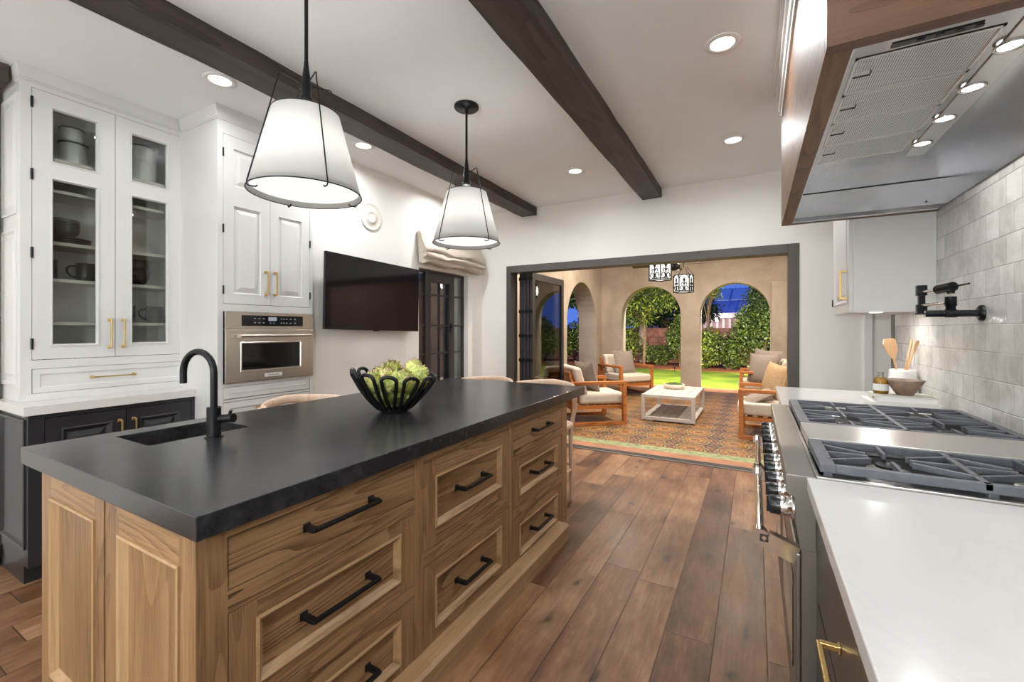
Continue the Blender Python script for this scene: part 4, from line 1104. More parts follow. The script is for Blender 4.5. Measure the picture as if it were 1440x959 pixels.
# ================================================================== RIGHT COUNTERS
CE = .127
b = MB(); b.box(CE, .8795, -1.6, 1.476, .876, .914); b.solo('counter', 'quartz', 'white stone counter in the lower right foreground', 'countertop', bevel=.003)
b = MB(); b.box(CE, .8795, 2.834, 3.73, .876, .914); b.solo('counter', 'quartz', 'white stone counter beyond the range, under the books', 'countertop', bevel=.003)
def dark_unit(y0, y1, lab, drawers, hy=None):
    O = (.16, (y0 + y1) / 2, 0); t = thing('base_cabinet', lab, 'cabinet', O, 0, 'dark base cabinets beside the range')
    q = MB(O); q.box(.17, .875, y0, y1, .10, .8755); q.box(.150, .17, y0, y0 + .03, .10, .8755); q.box(.150, .17, y1 - .03, y1, .10, .8755); q.box(.150, .17, y0 + .03, y1 - .03, .86, .8755)
    q.build('body', 'cabinet_brown', t, bevel=.001)
    q = MB(O); q.box(.23, .875, y0 + .001, y1 - .001, 0, .10); q.build('toe_kick', 'cabinet_brown', t)
    for v0, v1 in drawers:
        q = MB(O); mp = map_nx(.171); u0, u1 = y0 + .033, y1 - .033
        if v1 - v0 < .27: q.rings(mp, u0, u1, v0, v1, [(0, 0), (0, .021), (.004, .022)])
        else: frame_door(q, mp, u0, u1, v0, v1, .06, .021, (0, 0, 0, 0))
        d = q.build('drawer', 'cabinet_brown', t)
        bar_pull(map_nx(.150), ((u0 + u1) / 2 if hy is None else hy, (v0 + v1) / 2 - (.03 if v1 - v0 < .27 else 0)), .24, .036, .0055, d, O, 'brass')
dark_unit(.60, 1.474, 'dark brown base cabinet with brass pull, right foreground', [(.10, .33), (.34, .58), (.59, .855)][::-1], hy=.96)
dark_unit(-.55, .599, 'dark brown base cabinet nearest the camera under the white counter', [(.10, .33), (.34, .58), (.59, .855)][::-1])
dark_unit(2.86, 3.70, 'dark brown base cabinet under the counter beyond the range', [(.10, .33), (.34, .58), (.59, .855)][::-1])

# ================================================================== RANGE
RY0, RY1 = 1.480, 2.830
O = (.45, (RY0 + RY1) / 2, 0)
t = thing('range', 'stainless steel double-oven range with black knobs and two grate banks', 'range', O)
q = MB(O); q.box(.115, .862, RY0 + .002, RY1 - .002, .10, .905); q.box(.862, .876, RY0, RY1, .10, .925); q.build('body', 'steel_range', t)
q = MB(O)
for y in (RY0 + .06, RY1 - .06):
    for x in (.17, .80): q.cyl((x, y, 0), .022, .10, 14)
q.build('foot', 'black_metal', t)
q = MB(O)  # bull-nose and control fascia (profile in x,z)
prof = [(.150, .9145), (.080, .9145), (.076, .911), (.0755, .904), (.078, .862), (.098, .850), (.101, .775), (.112, .705), (.150, .705)]
q.prism(prof, lambda u, v, w: (u, w, v), RY0, RY1); fas = q.build('control_fascia', 'steel_range', t, bevel=.0015)
for i, y in enumerate((1.545, 1.685, 1.815, 1.945, 2.07, 2.245, 2.44, 2.555, 2.66, 2.765)):
    r = .029 if i in (0, 5) else .024
    q = MB(O); q.tube([(.101, y, .80), (.093, y, .80), (.091, y, .80), (.066, y, .80)], [r + .007, r + .007, r, r], 26); kn = q.build('knob', 'chrome', fas)
    q = MB(O); q.tube([(.066, y, .80), (.040, y, .80), (.036, y, .80)], [r * .98, r * .93, r * .80], 26); q.bar((.036, y, .80 - r * .8), (.036, y, .80 + r * .8), .010, .012, up=(1, 0, 0)); plabel(q.build('knob_grip', 'black_plastic', kn), 'black grip') if False else None
    g = q.build('knob_grip', 'black_plastic', fas); plabel(g, 'black knob grip')
for (a, c) in ((RY0 + .006, 2.185), (2.197, RY1 - .006)):
    q = MB(O); q.box(.102, .1145, a, c, .16, .690); d = q.build('oven_door', 'steel_range', t, bevel=.004)
    q = MB(O); q.box(.0995, .1025, a + .10, c - .10, .30, .58); plabel(q.build('window', 'glass_black', d), 'dark oven window')
    q = MB(O); hx, hz = .012, .715
    q.tube([(hx, a + .035, hz), (hx, c - .03, hz)], .0125, 18)
    for y in (a + .018, c - .02):
        q.bar((.105, y, hz - .035), (.03, y, hz - .008), .030, .050); q.tube([(hx, y - .016, hz), (hx, y + .016, hz)], .024, 20)
    q.build('handle', 'chrome', d)
    q = MB(O); y = a + .001
    q.box(.012, .034, y, y + .0012, hz - .011, hz + .011); q.m = 1; q.add([(.023, y - .0008, hz - .008), (.030, y - .0008, hz), (.023, y - .0008, hz + .008), (.016, y - .0008, hz)], [(0, 1, 2, 3)], False)
    plabel(q.build('emblem', ['dark_bronze', 'chrome'], d), 'small square emblem with a diamond')
q = MB(O); q.box(.12, .85, RY0 + .01, RY1 - .01, .102, .15); q.build('kick_panel', 'steel_range', t)
# cooktop pans
q = MB(O)
q.box(.150, .862, RY0, RY0 + .018, .905, .919); q.box(.150, .862, RY1 - .018, RY1, .905, .919); q.box(.150, .160, RY0 + .018, RY1 - .018, .905, .917); q.box(.845, .862, RY0 + .018, RY1 - .018, .905, .925)
q.build('cooktop_rim', 'steel_x', t, bevel=.002)
q = MB(O); q.box(.160, .845, RY0 + .018, RY1 - .018, .9052, .909); plabel(q.build('burner_pan', 'black_metal', t), 'dark recessed burner pan')
def grate(y0, y1, cols):
    q = MB(O); x0, x1 = .160, .842; zt, h = .951, .018
    w = .026
    q.box(x0, x0 + w * 1.4, y0, y1, zt - .024, zt); q.box(x1 - w, x1, y0, y1, zt - .024, zt)
    q.box(x0 + w * 1.4, x1 - w, y0, y0 + w * .7, zt - .024, zt); q.box(x0 + w * 1.4, x1 - w, y1 - w * .7, y1, zt - .024, zt)
    for x in (x0 + .01, x1 - .03, (x0 + x1) / 2):
        for y in (y0 + .006, y1 - .026): q.box(x, x + .02, y, y + .02, .909, zt - .02)
    n = 2; ys_ = [y0 + (y1 - y0) * i / cols for i in range(cols + 1)]
    for y in ys_[1:-1]: q.box(x0 + w, x1 - w, y - .009, y + .009, zt - h, zt)
    xm = (x0 + x1) / 2; q.box(xm - .008, xm + .008, y0, y1, zt - h, zt)
    for i in range(cols):
        ca = (ys_[i] + ys_[i + 1]) / 2; hy = (ys_[i + 1] - ys_[i]) / 2 - .01
        for (a, c) in ((x0 + w, xm), (xm, x1 - w)):
            cx = (a + c) / 2; hx_ = (c - a) / 2
            for dx, dy in ((1, 0), (-1, 0), (0, 1), (0, -1), (1, .62), (1, -.62), (-1, .62), (-1, -.62)):
                e = (cx + dx * hx_, ca + dy * hy / (1 if dx == 0 else 1)); s_ = (cx + dx * hx_ * .30, ca + dy * hy * .30)
                q.bar((e[0], e[1], zt - h / 2), (s_[0], s_[1], zt - h / 2), .010, h)
    q.build('grate', 'iron_grate', t, bevel=.002)
    for i in range(cols):
        ca = (ys_[i] + ys_[i + 1]) / 2
        for cx in ((x0 + w + xm) / 2, (xm + x1 - w) / 2):
            q = MB(O); q.lathe([(0, .909), (.055, .909), (.052, .914), (.036, .916), (.036, .922), (0, .922)], (cx, ca, 0), 24); bn = q.build('burner', 'steel_x', t)
            q = MB(O); q.lathe([(0, .9222), (.032, .9222), (.034, .926), (.030, .930), (0, .931)], (cx, ca, 0), 24); q.build('burner_cap', 'black_metal', bn)
grate(RY0 + .022, 1.835, 1)
grate(2.155, RY1 - .022, 2)
q = MB(O); q.box(.162, .845, 1.845, 2.148, .909, .950); q.build('griddle_cover', 'steel_x', t, bevel=.003)

# ---- pot filler
O = (.88, 2.70, 1.402)
t = thing('pot_filler', 'black wall-mounted folding pot filler tap on the tiled wall', 'tap', (.879, 2.70, 1.402)); O = (.879, 2.70, 1.402); jx, jy = .775, 2.70
q = MB(O); q.tube([(.879, jy, 1.402), (.868, jy, 1.402), (.862, jy, 1.402)], [.036, .034, .024], 28); q.tube([(.866, jy, 1.402), (.690, jy + .01, 1.402)], .0155, 20)
q.tube([(.795, jy, 1.402), (.755, jy, 1.402)], .0185, 20); q.build('valve_body', 'black_metal', t)
q = MB(O); q.tube([(.690, jy + .01, 1.402), (.655, jy + .012, 1.402)], .0035, 8); q.build('lever', 'black_metal', t)
q = MB(O); q.tube([(jx, jy, 1.402), (jx, jy, 1.435), (jx, jy, 1.436), (jx, jy, 1.478)], [.017, .017, .0205, .0205], 20); q.build('lower_joint', 'black_metal', t)
q = MB(O); q.tube([(jx, jy, 1.492), (jx, jy, 1.515)], .014, 16); q.tube([(jx - .03, jy + .05, 1.515), (jx, jy - .03, 1.522)], .021, 20); q.tube([(jx + .005, jy - .03, 1.522), (jx + .02, jy - .13, 1.525)], .0042, 8); q.build('upper_joint', 'black_metal', t)
q = MB(O)
q.tube([(jx - .01, jy + .02, 1.450), (.735, 2.93, 1.450)], .0085, 12); q.tube([(jx - .02, jy + .03, 1.518), (.735, 2.93, 1.518)], .0085, 12); q.build('arm', 'chrome', t)
q = MB(O); q.box(.715, .755, 2.925, 2.955, 1.405, 1.455); q.box(.715, .755, 2.925, 2.955, 1.500, 1.552); q.box(.722, .748, 2.928, 2.952, 1.455, 1.500); q.build('elbow', 'black_metal', t, bevel=.003)

# ---- outlet on tile
b = MB(); b.box(.872, .8795, 3.60, 3.68, 1.07, 1.19); b.m = 1; b.box(.869, .872, 3.625, 3.655, 1.095, 1.165)
b.solo('wall_switch', ['white_ceramic', 'white_trim'], 'white switch plate on the tile beside the upper cabinet', 'switch', bevel=.001)

# ---- books, bowl, bottle, utensil crock
def book(x0, x1, y0, y1, z0, z1, cover, lab, letters=None):
    O = ((x0 + x1) / 2, (y0 + y1) / 2, z0); t = thing('book', lab, 'book', O, 0, 'books beyond the range')
    q = MB(O); c = .003
    q.box(x0, x1, y0, y1, z0, z0 + c); q.box(x0, x1, y0, y1, z1 - c, z1); q.box(x0, x0 + c, y0, y1, z0 + c, z1 - c); q.build('cover', cover, t, bevel=.0008)
    q = MB(O); q.box(x0 + c, x1 - .005, y0 + .004, y1 - .004, z0 + c, z1 - c); q.build('pages', 'paper', t)
    if letters: text_mesh(letters, .019, lambda u, v, w: (x0 - .0004 - w, y0 + .075 - u, (z0 + z1) / 2 + v), .0003, 'lettering', 'ink', t, O)
book(.545, .835, 3.005, 3.245, .914, .9395, 'book_white', 'large white book at the bottom of the pair beyond the range')
book(.572, .822, 3.015, 3.225, .9400, .9720, 'book_cream', 'cream-spined book on top of the pair, under the bowl', 'jams')
dish('dish_bowl', [(0, 0), (.034, 0), (.040, .006), (.086, .080), (.083, .081), (.036, .012), (0, .010)], (.715, 3.135, .9722), 'stone_bowl', 'flared brown stoneware bowl sitting on the books', 'bowl')
O = (.613, 3.135, .9722)
t = thing('oil_bottle', 'squat glass bottle of golden oil with white label on books', 'bottle', O)
q = MB(O); q.lathe([(0, 0), (.031, 0), (.034, .004), (.034, .070), (.030, .082), (.014, .092), (.0125, .096), (.0125, .112), (.015, .114), (.015, .118), (.0115, .118), (.0115, .096), (.012, .094)], O, 32); q.build('glass_body', 'glass', t)
q = MB(O); q.lathe([(0, .003), (.031, .003), (.0315, .069), (.028, .080), (.018, .087), (0, .087)], O, 28); q.build('oil', 'oil', t)
q = MB(O); q.lathe([(.0345, .018), (.0345, .055)], O, 32); plabel(q.build('label', 'book_white', t), 'white paper label')
O = (.805, 3.57, .914)
t = thing('utensil_crock', 'white ribbed crock standing behind the brown bowl', 'crock', O)
q = MB(O); q.lathe([(0, 0), (.070, 0), (.078, .006)] + [(.078 - .0015 * (i % 2) - .012 * i / 12, .012 + .0125 * i) for i in range(13)] + [(.062, .166), (.060, .160), (.068, .012), (0, .010)], O, 40); q.build('crock_body', 'white_ceramic', t)
def utensil(name, pts, lab, paddle=None):
    q = MB(); q.tube(pts, [.0055] * (len(pts) - 1) + [.006], 10)
    if paddle:
        c, d, w, L = paddle; d = Vector(d).normalized(); s_ = Vector((c_ := math.cos(math.radians(29)), math.sin(math.radians(29)), 0)); nrm = d.cross(s_).normalized(); c = Vector(c)
        outl = [(-.008, 0), (-w * .8, L * .35), (-w, L * .75), (-w * .75, L * 1.0), (w * .6, L * 1.06), (w, L * .98), (w * .95, L * .5), (.008, 0)]
        P = [c + s_ * a + d * e - nrm * .003 for a, e in outl] + [c + s_ * a + d * e + nrm * .003 for a, e in outl]; n = len(outl)
        q.add(P, [tuple(range(n))[::-1], tuple(range(n, 2 * n))] + [(i, (i + 1) % n, n + (i + 1) % n, n + i) for i in range(n)], False)
    return q.solo(name, 'light_wood', lab, 'utensil', 'wooden utensils in the crock')
utensil('wooden_spatula', [(.80, 3.57, .935), (.757, 3.553, 1.155)], 'broad wooden spatula leaning left in the white crock', ((.758, 3.553, 1.145), (-.22, -.05, 1), .042, .125))
utensil('wooden_spoon', [(.80, 3.585, .935), (.855, 3.60, 1.265)], 'slim wooden utensil behind, leaning right in the crock')
utensil('wooden_spoon', [(.80, 3.555, .935), (.815, 3.555, 1.05), (.864, 3.56, 1.235)], 'wooden utensil nearest the wall, leaning right in the crock', ((.852, 3.56, 1.185), (.25, 0, 1), .012, .075))

# ================================================================== STOOLS
def stool(loc, rz, lab):
    t = thing('counter_stool', lab, 'stool', loc, rz, 'pale wood counter stools')
    q = MB(); n = 32; prof = [(0, .565), (.85, .565), (.97, .572), (1, .59), (.97, .606), (.88, .612), (0, .606)]
    vs = []; fs = []
    for r, z in prof:
        for k in range(n):
            a = 2 * PI * k / n; ca, sa = math.cos(a), math.sin(a); e = .55
            vs.append((.225 * r * math.copysign(abs(ca) ** e, ca), .185 * r * math.copysign(abs(sa) ** e, sa), z))
    for i in range(len(prof) - 1):
        for k in range(n): fs.append((i * n + k, i * n + (k + 1) % n, i * n + n + (k + 1) % n, i * n + n + k))
    q.add(vs, fs, True); q.build('seat', 'ash', t)
    for sx in (-1, 1):
        for sy in (-1, 1):
            q = MB(); top = .86 if sy > 0 else .58
            p = [(.192 * sx, .125 * sy, 0), (.188 * sx, .125 * sy, .56)] + ([(.212 * sx, .165 * sy, .72), (.21 * sx, .135 * sy, .882)] if sy > 0 else [])
            q.tube(p, [.012, .017] + ([.015, .013] if sy > 0 else []), 12); q.build('leg', 'ash', t)
    q = MB(); pts = [(.248 * math.cos(a), -.01 + .225 * math.sin(a), .898 - .016 * abs(math.cos(a))) for a in np.linspace(-.05, PI + .05, 25)]
    vs = []; fs = []; m_ = 12
    for i, p in enumerate(pts):
        tt = Vector(pts[min(i + 1, 24)]) - Vector(pts[max(i - 1, 0)]); tt.normalize(); sd = tt.cross(Vector((0, 0, 1))).normalized()
        e = min(1, min(i, 24 - i) / 3 + .35)
        for k in range(m_):
            a = 2 * PI * k / m_; vs.append(tuple(Vector(p) + sd * (.013 * e * math.cos(a)) + Vector((0, 0, 1)) * (.026 * e * math.sin(a))))
    for i in range(24):
        for k in range(m_): fs.append((i * m_ + k, i * m_ + (k + 1) % m_, i * m_ + m_ + (k + 1) % m_, i * m_ + m_ + k))
    fs += [tuple(range(m_)), tuple(24 * m_ + k for k in range(m_))]
    q.add(vs, fs, True); q.build('backrest', 'ash', t)
    for a, c_ in (((-.19, -.125, .20), (.19, -.125, .20)), ((-.19, .125, .28), (.19, .125, .28)), ((-.19, -.125, .24), (-.19, .125, .24)), ((.19, -.125, .24), (.19, .125, .24))):
        q = MB(); q.tube([a, c_], .0095, 10); q.build('stretcher', 'ash', t)
stool((-1.445, 3.075, 0), 0, 'pale wood counter stool at the island end, its leg and seat edge showing')
stool((-1.985, 3.075, 0), 0, 'pale wood counter stool at the far left corner of the island')
stool((-2.315, 1.68, 0), PI / 2, 'pale wood counter stool on the left side of the island, only its back rail showing')

# ================================================================== PATIO SHELL
b = MB(); b.box(-3.9, 3.4, 4.761, 4.95, -.12, 0); b.struct('floor_threshold', 'terracotta')
b = MB(); b.box(-3.9, 3.4, 4.95, 5.135, -.12, 0); b.struct('floor_border', 'green_tile')
b = MB(); b.box(-3.9, 3.4, 5.135, 10.2, -.12, 0); b.struct('floor_patio', 'encaustic')
b = MB(); b.box(-3.9, 3.4, 10.2, 10.85, -.12, -.001); b.struct('floor_edge', 'terracotta')
def arch_wall(name, mp, u0, u1, top, arches, th, z0=0.0):
    """wall with round-headed openings; mp(u,v,w) with w through thickness"""
    q = MB(); n = 20; us = u0
    fs_ = []
    for (a, c, spr) in arches:
        q.prism([(us, z0), (a, z0), (a, top), (us, top)], mp, 0, th)
        r = (c - a) / 2; cx = (a + c) / 2
        pts = [(cx + r * math.cos(t_), spr + r * math.sin(t_)) for t_ in np.linspace(PI, 0, n + 1)]
        for i in range(n):
            p, p2 = pts[i], pts[i + 1]
            q.prism([p, p2, (p2[0], top), (p[0], top)], mp, 0, th)
        us = c
    q.prism([(us, z0), (u1, z0), (u1, top), (us, top)], mp, 0, th)
    return q.struct(name, 'stucco')
arch_wall('wall_arcade', lambda u, v, w: (u, 10.4 + w, v), -3.28, 3.4, 3.3, [(-2.79, -1.46, 1.655), (-1.065, .28, 1.65)], .36)
arch_wall('wall_arcade_left', lambda u, v, w: (-3.28 - w, u, v), 4.86, 10.4 + .36, 3.3, [(8.15, 9.95, 1.45)], .42)
b = MB(); b.box(.285, 2.6, 10.27, 10.40, 0, 2.30); b.struct('trim_3', 'stucco', bevel=.02)
b = MB(); b.box(2.6, 3.0, 4.86, 10.4, 0, 3.3); b.struct('wall_patio_right', 'stucco')
b = MB(); b.box(-3.7, 3.4, 4.861, 10.76, 3.3, 3.42); b.struct('ceiling_patio', 'stucco')
b = MB(); b.box(-3.28, 2.6, 4.861, 4.875, 2.10, 3.3); b.struct('wall_patio_near', 'stucco')

b = MB(); b.box(-4.42, -3.71, 5.2, 5.5, 0, 3.3); b.struct('wall_exterior', 'stucco')
t = thing('added_sconce', 'small unseen sconce added outside to light the stucco beyond the window', 'added light', (-3.25, 4.5, 2.25))  # added lamp, itself unseen, brightens the stucco behind the panes
q = MB(); q.box(-.02, 0, -.04, .04, -.08, .08); q.tube([(-.02, 0, .05), (-.09, 0, .07), (-.09, 0, .03)], .006, 8); q.lathe([(0, .03), (.03, .028), (.05, -.02), (.048, -.02), (.028, .024), (0, .026)], (-.09, 0, 0), 20); q.build('fitting', 'black_metal', t)
light('added_sconce_bulb', 'POINT', (-.09, 0, -.03), 45, (1, .85, .68), .02, parent=t)

# ---- patio chairs
def chair(name, loc, rz, lab):
    t = thing(name, lab, 'armchair', loc, rz, 'teak patio armchairs'); w, dp = .40, .40; s_ = .042
    for sx in (-1, 1):
        q = MB(); x = sx * (w - .03)
        q.box(x - .03, x + .03, -dp, -dp + s_ + .01, 0, .60); q.box(x - .03, x + .03, dp - s_, dp, 0, .60)
        q.box(x - .033, x + .033, -dp - .005, dp, .562, .605); q.box(x - .03, x + .03, -dp + s_, dp - s_, 0, .045); q.build('side_frame', 'teak', t, bevel=.004)
    q = MB(); q.box(-w + .06, w - .06, -dp + .02, -dp + .05, .20, .275); q.box(-w + .06, w - .06, dp - .06, dp - .03, .20, .275); q.box(-w + .06, -w + .09, -dp + .05, dp - .06, .215, .265); q.box(w - .09, w - .06, -dp + .05, dp - .06, .215, .265)
    for i in range(6): q.box(-w + .09, w - .09, -dp + .09 + i * .11, -dp + .15 + i * .11, .245, .262)
    q.build('seat_frame', 'teak', t, bevel=.003)
    q = MB()
    for i in range(5): q.hexa([(-w + .07, dp - .12 + i * .024, .33 + i * .085), (w - .07, dp - .12 + i * .024, .33 + i * .085), (w - .07, dp - .10 + i * .024, .33 + i * .085), (-w + .07, dp - .10 + i * .024, .33 + i * .085), (-w + .07, dp - .105 + i * .024, .385 + i * .085), (w - .07, dp - .105 + i * .024, .385 + i * .085), (w - .07, dp - .085 + i * .024, .385 + i * .085), (-w + .07, dp - .085 + i * .024, .385 + i * .085)])
    for sx in (-1, 1): q.bar((sx * (w - .08), dp - .10, .26), (sx * (w - .08), dp + .02, .74), .04, .025, up=(0, 1, 0))
    q.build('back_frame', 'teak', t, bevel=.003)
    q = MB(); q.box(-w + .065, w - .065, -dp - .02, dp - .14, .278, .43); q.build('seat_cushion', 'cushion_white', t, bevel=.045, seg=5)
    q = MB(); q.hexa([(-w + .07, .13, .42), (w - .07, .13, .42), (w - .07, .27, .42), (-w + .07, .27, .42), (-w + .07, .24, .80), (w - .07, .24, .80), (w - .07, .37, .80), (-w + .07, .37, .80)]); q.build('back_cushion', 'cushion_white', t, bevel=.045, seg=5)
    return t
def pillow(loc, rot, size, mat, lab, h=.15):
    q = MB(); n = 14; vs = []; fs = []
    for sgn in (1, -1):
        for i in range(n + 1):
            for j in range(n + 1):
                u, v = -1 + 2 * i / n, -1 + 2 * j / n
                k = (1 - abs(u) ** 2.6) * (1 - abs(v) ** 2.6); pinch = 1 - .07 * (1 - u * u) - .0; pinch2 = 1 - .07 * (1 - v * v)
                vs.append((u * size / 2 * pinch2, sgn * h / 2 * max(0, k) ** .55, v * size / 2 * pinch))
    m_ = (n + 1) ** 2
    for s_ in (0, 1):
        for i in range(n):
            for j in range(n):
                a = s_ * m_ + i * (n + 1) + j; f = (a, a + 1, a + n + 2, a + n + 1); fs.append(f if s_ == 0 else f[::-1])
    q.add(vs, fs, True); o = q.build('throw_pillow', mat); o.location = loc; o.rotation_euler = rot; return tag(o, lab, 'cushion')
# local front is -Y. facing direction angle f => rz = f + 90deg
def facing(d): return math.radians(d) + PI / 2
def place(c, face, lx, ly):  # local offset to world
    a = facing(face); return (c[0] + lx * math.cos(a) - ly * math.sin(a), c[1] + lx * math.sin(a) + ly * math.cos(a))
A = (-2.13, 6.18); Bc = (-2.36, 9.06)
chair('teak_armchair', (*A, 0), facing(39), 'teak patio armchair nearest the island, cream cushions, grey pillow')
p = place(A, 39, .06, .02); pillow((p[0], p[1], .63), (math.radians(-18), 0, facing(39) + .25), .48, 'cushion_grey', 'grey woven pillow on the patio chair nearest the island')
chair('teak_armchair', (*Bc, 0), facing(-39), 'teak patio armchair in front of the stucco corner pier')
p = place(Bc, -39, .0, .02); pillow((p[0], p[1], .65), (math.radians(-16), 0, facing(-39)), .50, 'cushion_grey', 'grey pillow on the chair before the corner pier')
Cc = (.225, 6.38); Dc = (.16, 8.95)
chair('teak_armchair', (*Cc, 0), facing(180), 'teak patio armchair behind the white counter at right')
pillow((.02, 6.33, .47), (math.radians(-62), 0, facing(180) + .2), .42, 'cushion_grey', 'flat dark grey pillow lying on the right front patio chair', .11)
pillow((.22, 6.62, .66), (math.radians(-14), .1, facing(180) + .5), .46, 'cushion_tan', 'tan pillow propped at the right edge of the opening')
chair('teak_armchair', (*Dc, 0), facing(180), 'far right teak patio armchair by the right arch')
pillow((.16, 8.82, .68), (math.radians(-10), .05, facing(180) + .75), .60, 'cushion_grey', 'large flanged grey pillow on the far right patio chair', .16)
pillow((.10, 8.55, .66), (math.radians(-12), 0, facing(180) + .9), .52, 'cushion_grey', 'grey pillow in front of the large flanged one', .14)

# ---- coffee table
O = (-1.09, 7.10, 0); t = thing('coffee_table', 'low whitewashed slatted coffee table on the patterned patio tiles', 'table', O)
x0, x1, y0, y1, zt = -1.455, -.725, 6.50, 7.74, .385; s_ = .05
q = MB(O)
for i in range(6):
    a = x0 + .004 + i * (x1 - x0 - .008) / 6; q.box(a + .003, a + (x1 - x0 - .008) / 6 - .003, y0 + s_, y1 - s_, zt - .03, zt)
q.box(x0, x1, y0, y0 + s_ - .002, zt - .045, zt); q.box(x0, x1, y1 - s_ + .002, y1, zt - .045, zt); q.build('table_top', 'white_table', t, bevel=.002)
for x in (x0 + s_ / 2, x1 - s_ / 2):
    for y in (y0 + s_ / 2, y1 - s_ / 2):
        q = MB(O); q.box(x - s_ / 2, x + s_ / 2, y - s_ / 2, y + s_ / 2, .065, zt - .045); q.build('leg', 'white_table', t, bevel=.002)
q = MB(O)
for i in range(6):
    a = x0 + .004 + i * (x1 - x0 - .008) / 6; q.box(a + .003, a + (x1 - x0 - .008) / 6 - .003, y0 + s_, y1 - s_, .04, .065)
q.box(x0, x1, y0, y0 + s_ - .002, .02, .065); q.box(x0, x1, y1 - s_ + .002, y1, .02, .065)
for x in (x0 + .06, x1 - .16):
    for y in (y0 + .03, y1 - .13): q.box(x, x + .1, y, y + .1, 0, .02)
q.build('lower_shelf', 'white_table', t, bevel=.002)
O = (-1.13, 7.35, .385); t = thing('moss_planter', 'round cream dish of dark green moss on the coffee table', 'planter', O)
q = MB(O); q.lathe([(0, 0), (.13, 0), (.15, .012), (.158, .075), (.150, .075), (.142, .05), (0, .05)], O, 36); q.build('dish', 'planter', t)
q = MB(O); n = 26; vs = []; fs = []; rg = random.Random(2)
for i in range(8):
    for k in range(n):
        r = .149 * (1 - i / 8); a = 2 * PI * k / n; vs.append((O[0] + r * math.cos(a), O[1] + r * math.sin(a), O[2] + .058 + .040 * math.sqrt(i / 8) + rg.uniform(-.008, .008)))
for i in range(7):
    for k in range(n): fs.append((i * n + k, i * n + (k + 1) % n, i * n + n + (k + 1) % n, i * n + n + k))
fs.append(tuple(7 * n + k for k in range(n))); q.add(vs, fs, True); q.build('moss', 'moss', t)

# ---- lanterns and ceiling fans
def lantern(c, r, h, sides, chain_top, lab, arched):
    t = thing('hanging_lantern', lab, 'lantern', c, math.radians(12), 'wrought iron patio lanterns')
    z0, z1 = -h, 0
    P = [(r * math.cos(2 * PI * k / sides), r * math.sin(2 * PI * k / sides)) for k in range(sides)]
    q = MB()
    for k in range(sides):
        a, b2 = P[k], P[(k + 1) % sides]
        q.tube([(a[0], a[1], z0), (a[0], a[1], z1)], .009, 6)
        for z in (z0, z0 + .02, z1): q.tube([(a[0], a[1], z), (b2[0], b2[1], z)], .008, 6)
        L = math.dist(a, b2); A = Vector((a[0], a[1], 0)); d = Vector((b2[0] - a[0], b2[1] - a[1], 0)).normalized()
        def W(u, v): return tuple(A + d * (L * (.5 + u)) + Vector((0, 0, z0 + h * v)))
        for sg in (-1, 1):
            q.tube([W(sg * (.22 + .16 * math.cos(x)), .22 + .13 * math.sin(x) ) for x in np.linspace(-.5, 4.6, 9)], .0075, 5)
            q.tube([W(sg * (.15 + .10 * math.cos(x)), .47 + .07 * math.sin(x)) for x in np.linspace(-1.2, 3.6, 7)], .0068, 5)
            q.tube([W(0, .58), W(sg * .10, .72), W(sg * .02, .76)], .0068, 5)
        q.tube([W(0, .05), W(0, .86)], .0070, 5); q.tube([W(-.13, .72), W(.13, .72)], .0070, 5)
        if arched: q.tube([W(.46 * math.cos(x), .78 + .22 * math.sin(x)) for x in np.linspace(0, PI, 9)], .006, 5)
    q.build('cage', 'black_metal', t)
    q = MB(); PP = [(x * .93, y * .93) for x, y in P]; zc = z1 - (h * .02)
    for k in range(sides):
        a, b2 = PP[k], PP[(k + 1) % sides]; q.add([(a[0], a[1], z0 + .01), (b2[0], b2[1], z0 + .01), (b2[0], b2[1], zc), (a[0], a[1], zc)], [(0, 1, 2, 3)], False)
    plabel(q.build('glass_panel', 'lantern_glow', t), 'glowing white glass panes')
    q = MB()
    for x, y in P: q.tube([(x, y, z1), (x * .35, y * .35, z1 + h * .45)], .004, 6)
    q.tube([(0, 0, z1 + h * .45), (0, 0, chain_top - c[2])], .006, 6)
    for k in range(int((chain_top - c[2] - h * .45) / .05)):
        z = z1 + h * .45 + .05 * k; q.tube([(0, 0, z), (.010, 0, z + .02), (0, 0, z + .045), (-.010, 0, z + .02)], .003, 5, closed=True)
    q.build('chain', 'black_metal', t)
    light('lantern_bulb', 'POINT', (0, 0, -h * .5), PATIO_W * .30, (1, .90, .78), r * 1.1, parent=t)
lantern((-1.19, 6.5, 2.33), .150, .30, 4, 3.299, 'square wrought iron lantern partly cut off by the door head', False)
lantern((-1.01, 7.5, 2.20), .150, .275, 6, 3.299, 'six-sided arched wrought iron lantern hanging on a chain', True)
def fan(c, a0, lab):
    t = thing('ceiling_fan', lab, 'ceiling fan', c, a0, 'patio ceiling fans')
    q = MB(); q.lathe([(0, -.10), (.05, -.10), (.075, -.075), (.08, -.01), (.062, .0), (.055, .055), (.03, .075), (.016, .085), (.016, 3.299 - c[2] - .03), (.05, 3.299 - c[2] - .02), (.06, 3.299 - c[2]), (0, 3.299 - c[2])], (0, 0, 0), 28); q.build('motor', 'black_metal', t)
    for k in range(4):
        a = k * PI / 2; ca, sa = math.cos(a), math.sin(a)
        def R(r, s_, z): return (r * ca - s_ * sa, r * sa + s_ * ca, z)
        q = MB(); q.hexa([R(.10, -.05, -.022), R(.66, -.07, -.022), R(.66, .07, -.002), R(.10, .05, -.002), R(.10, -.05, -.014), R(.66, -.07, -.014), R(.66, .07, .006), R(.10, .05, .006)]); q.build('blade', 'beam', t, bevel=.003)
fan((-1.11, 7.3, 2.36), math.radians(3), 'dark ceiling fan seen between the two lanterns')

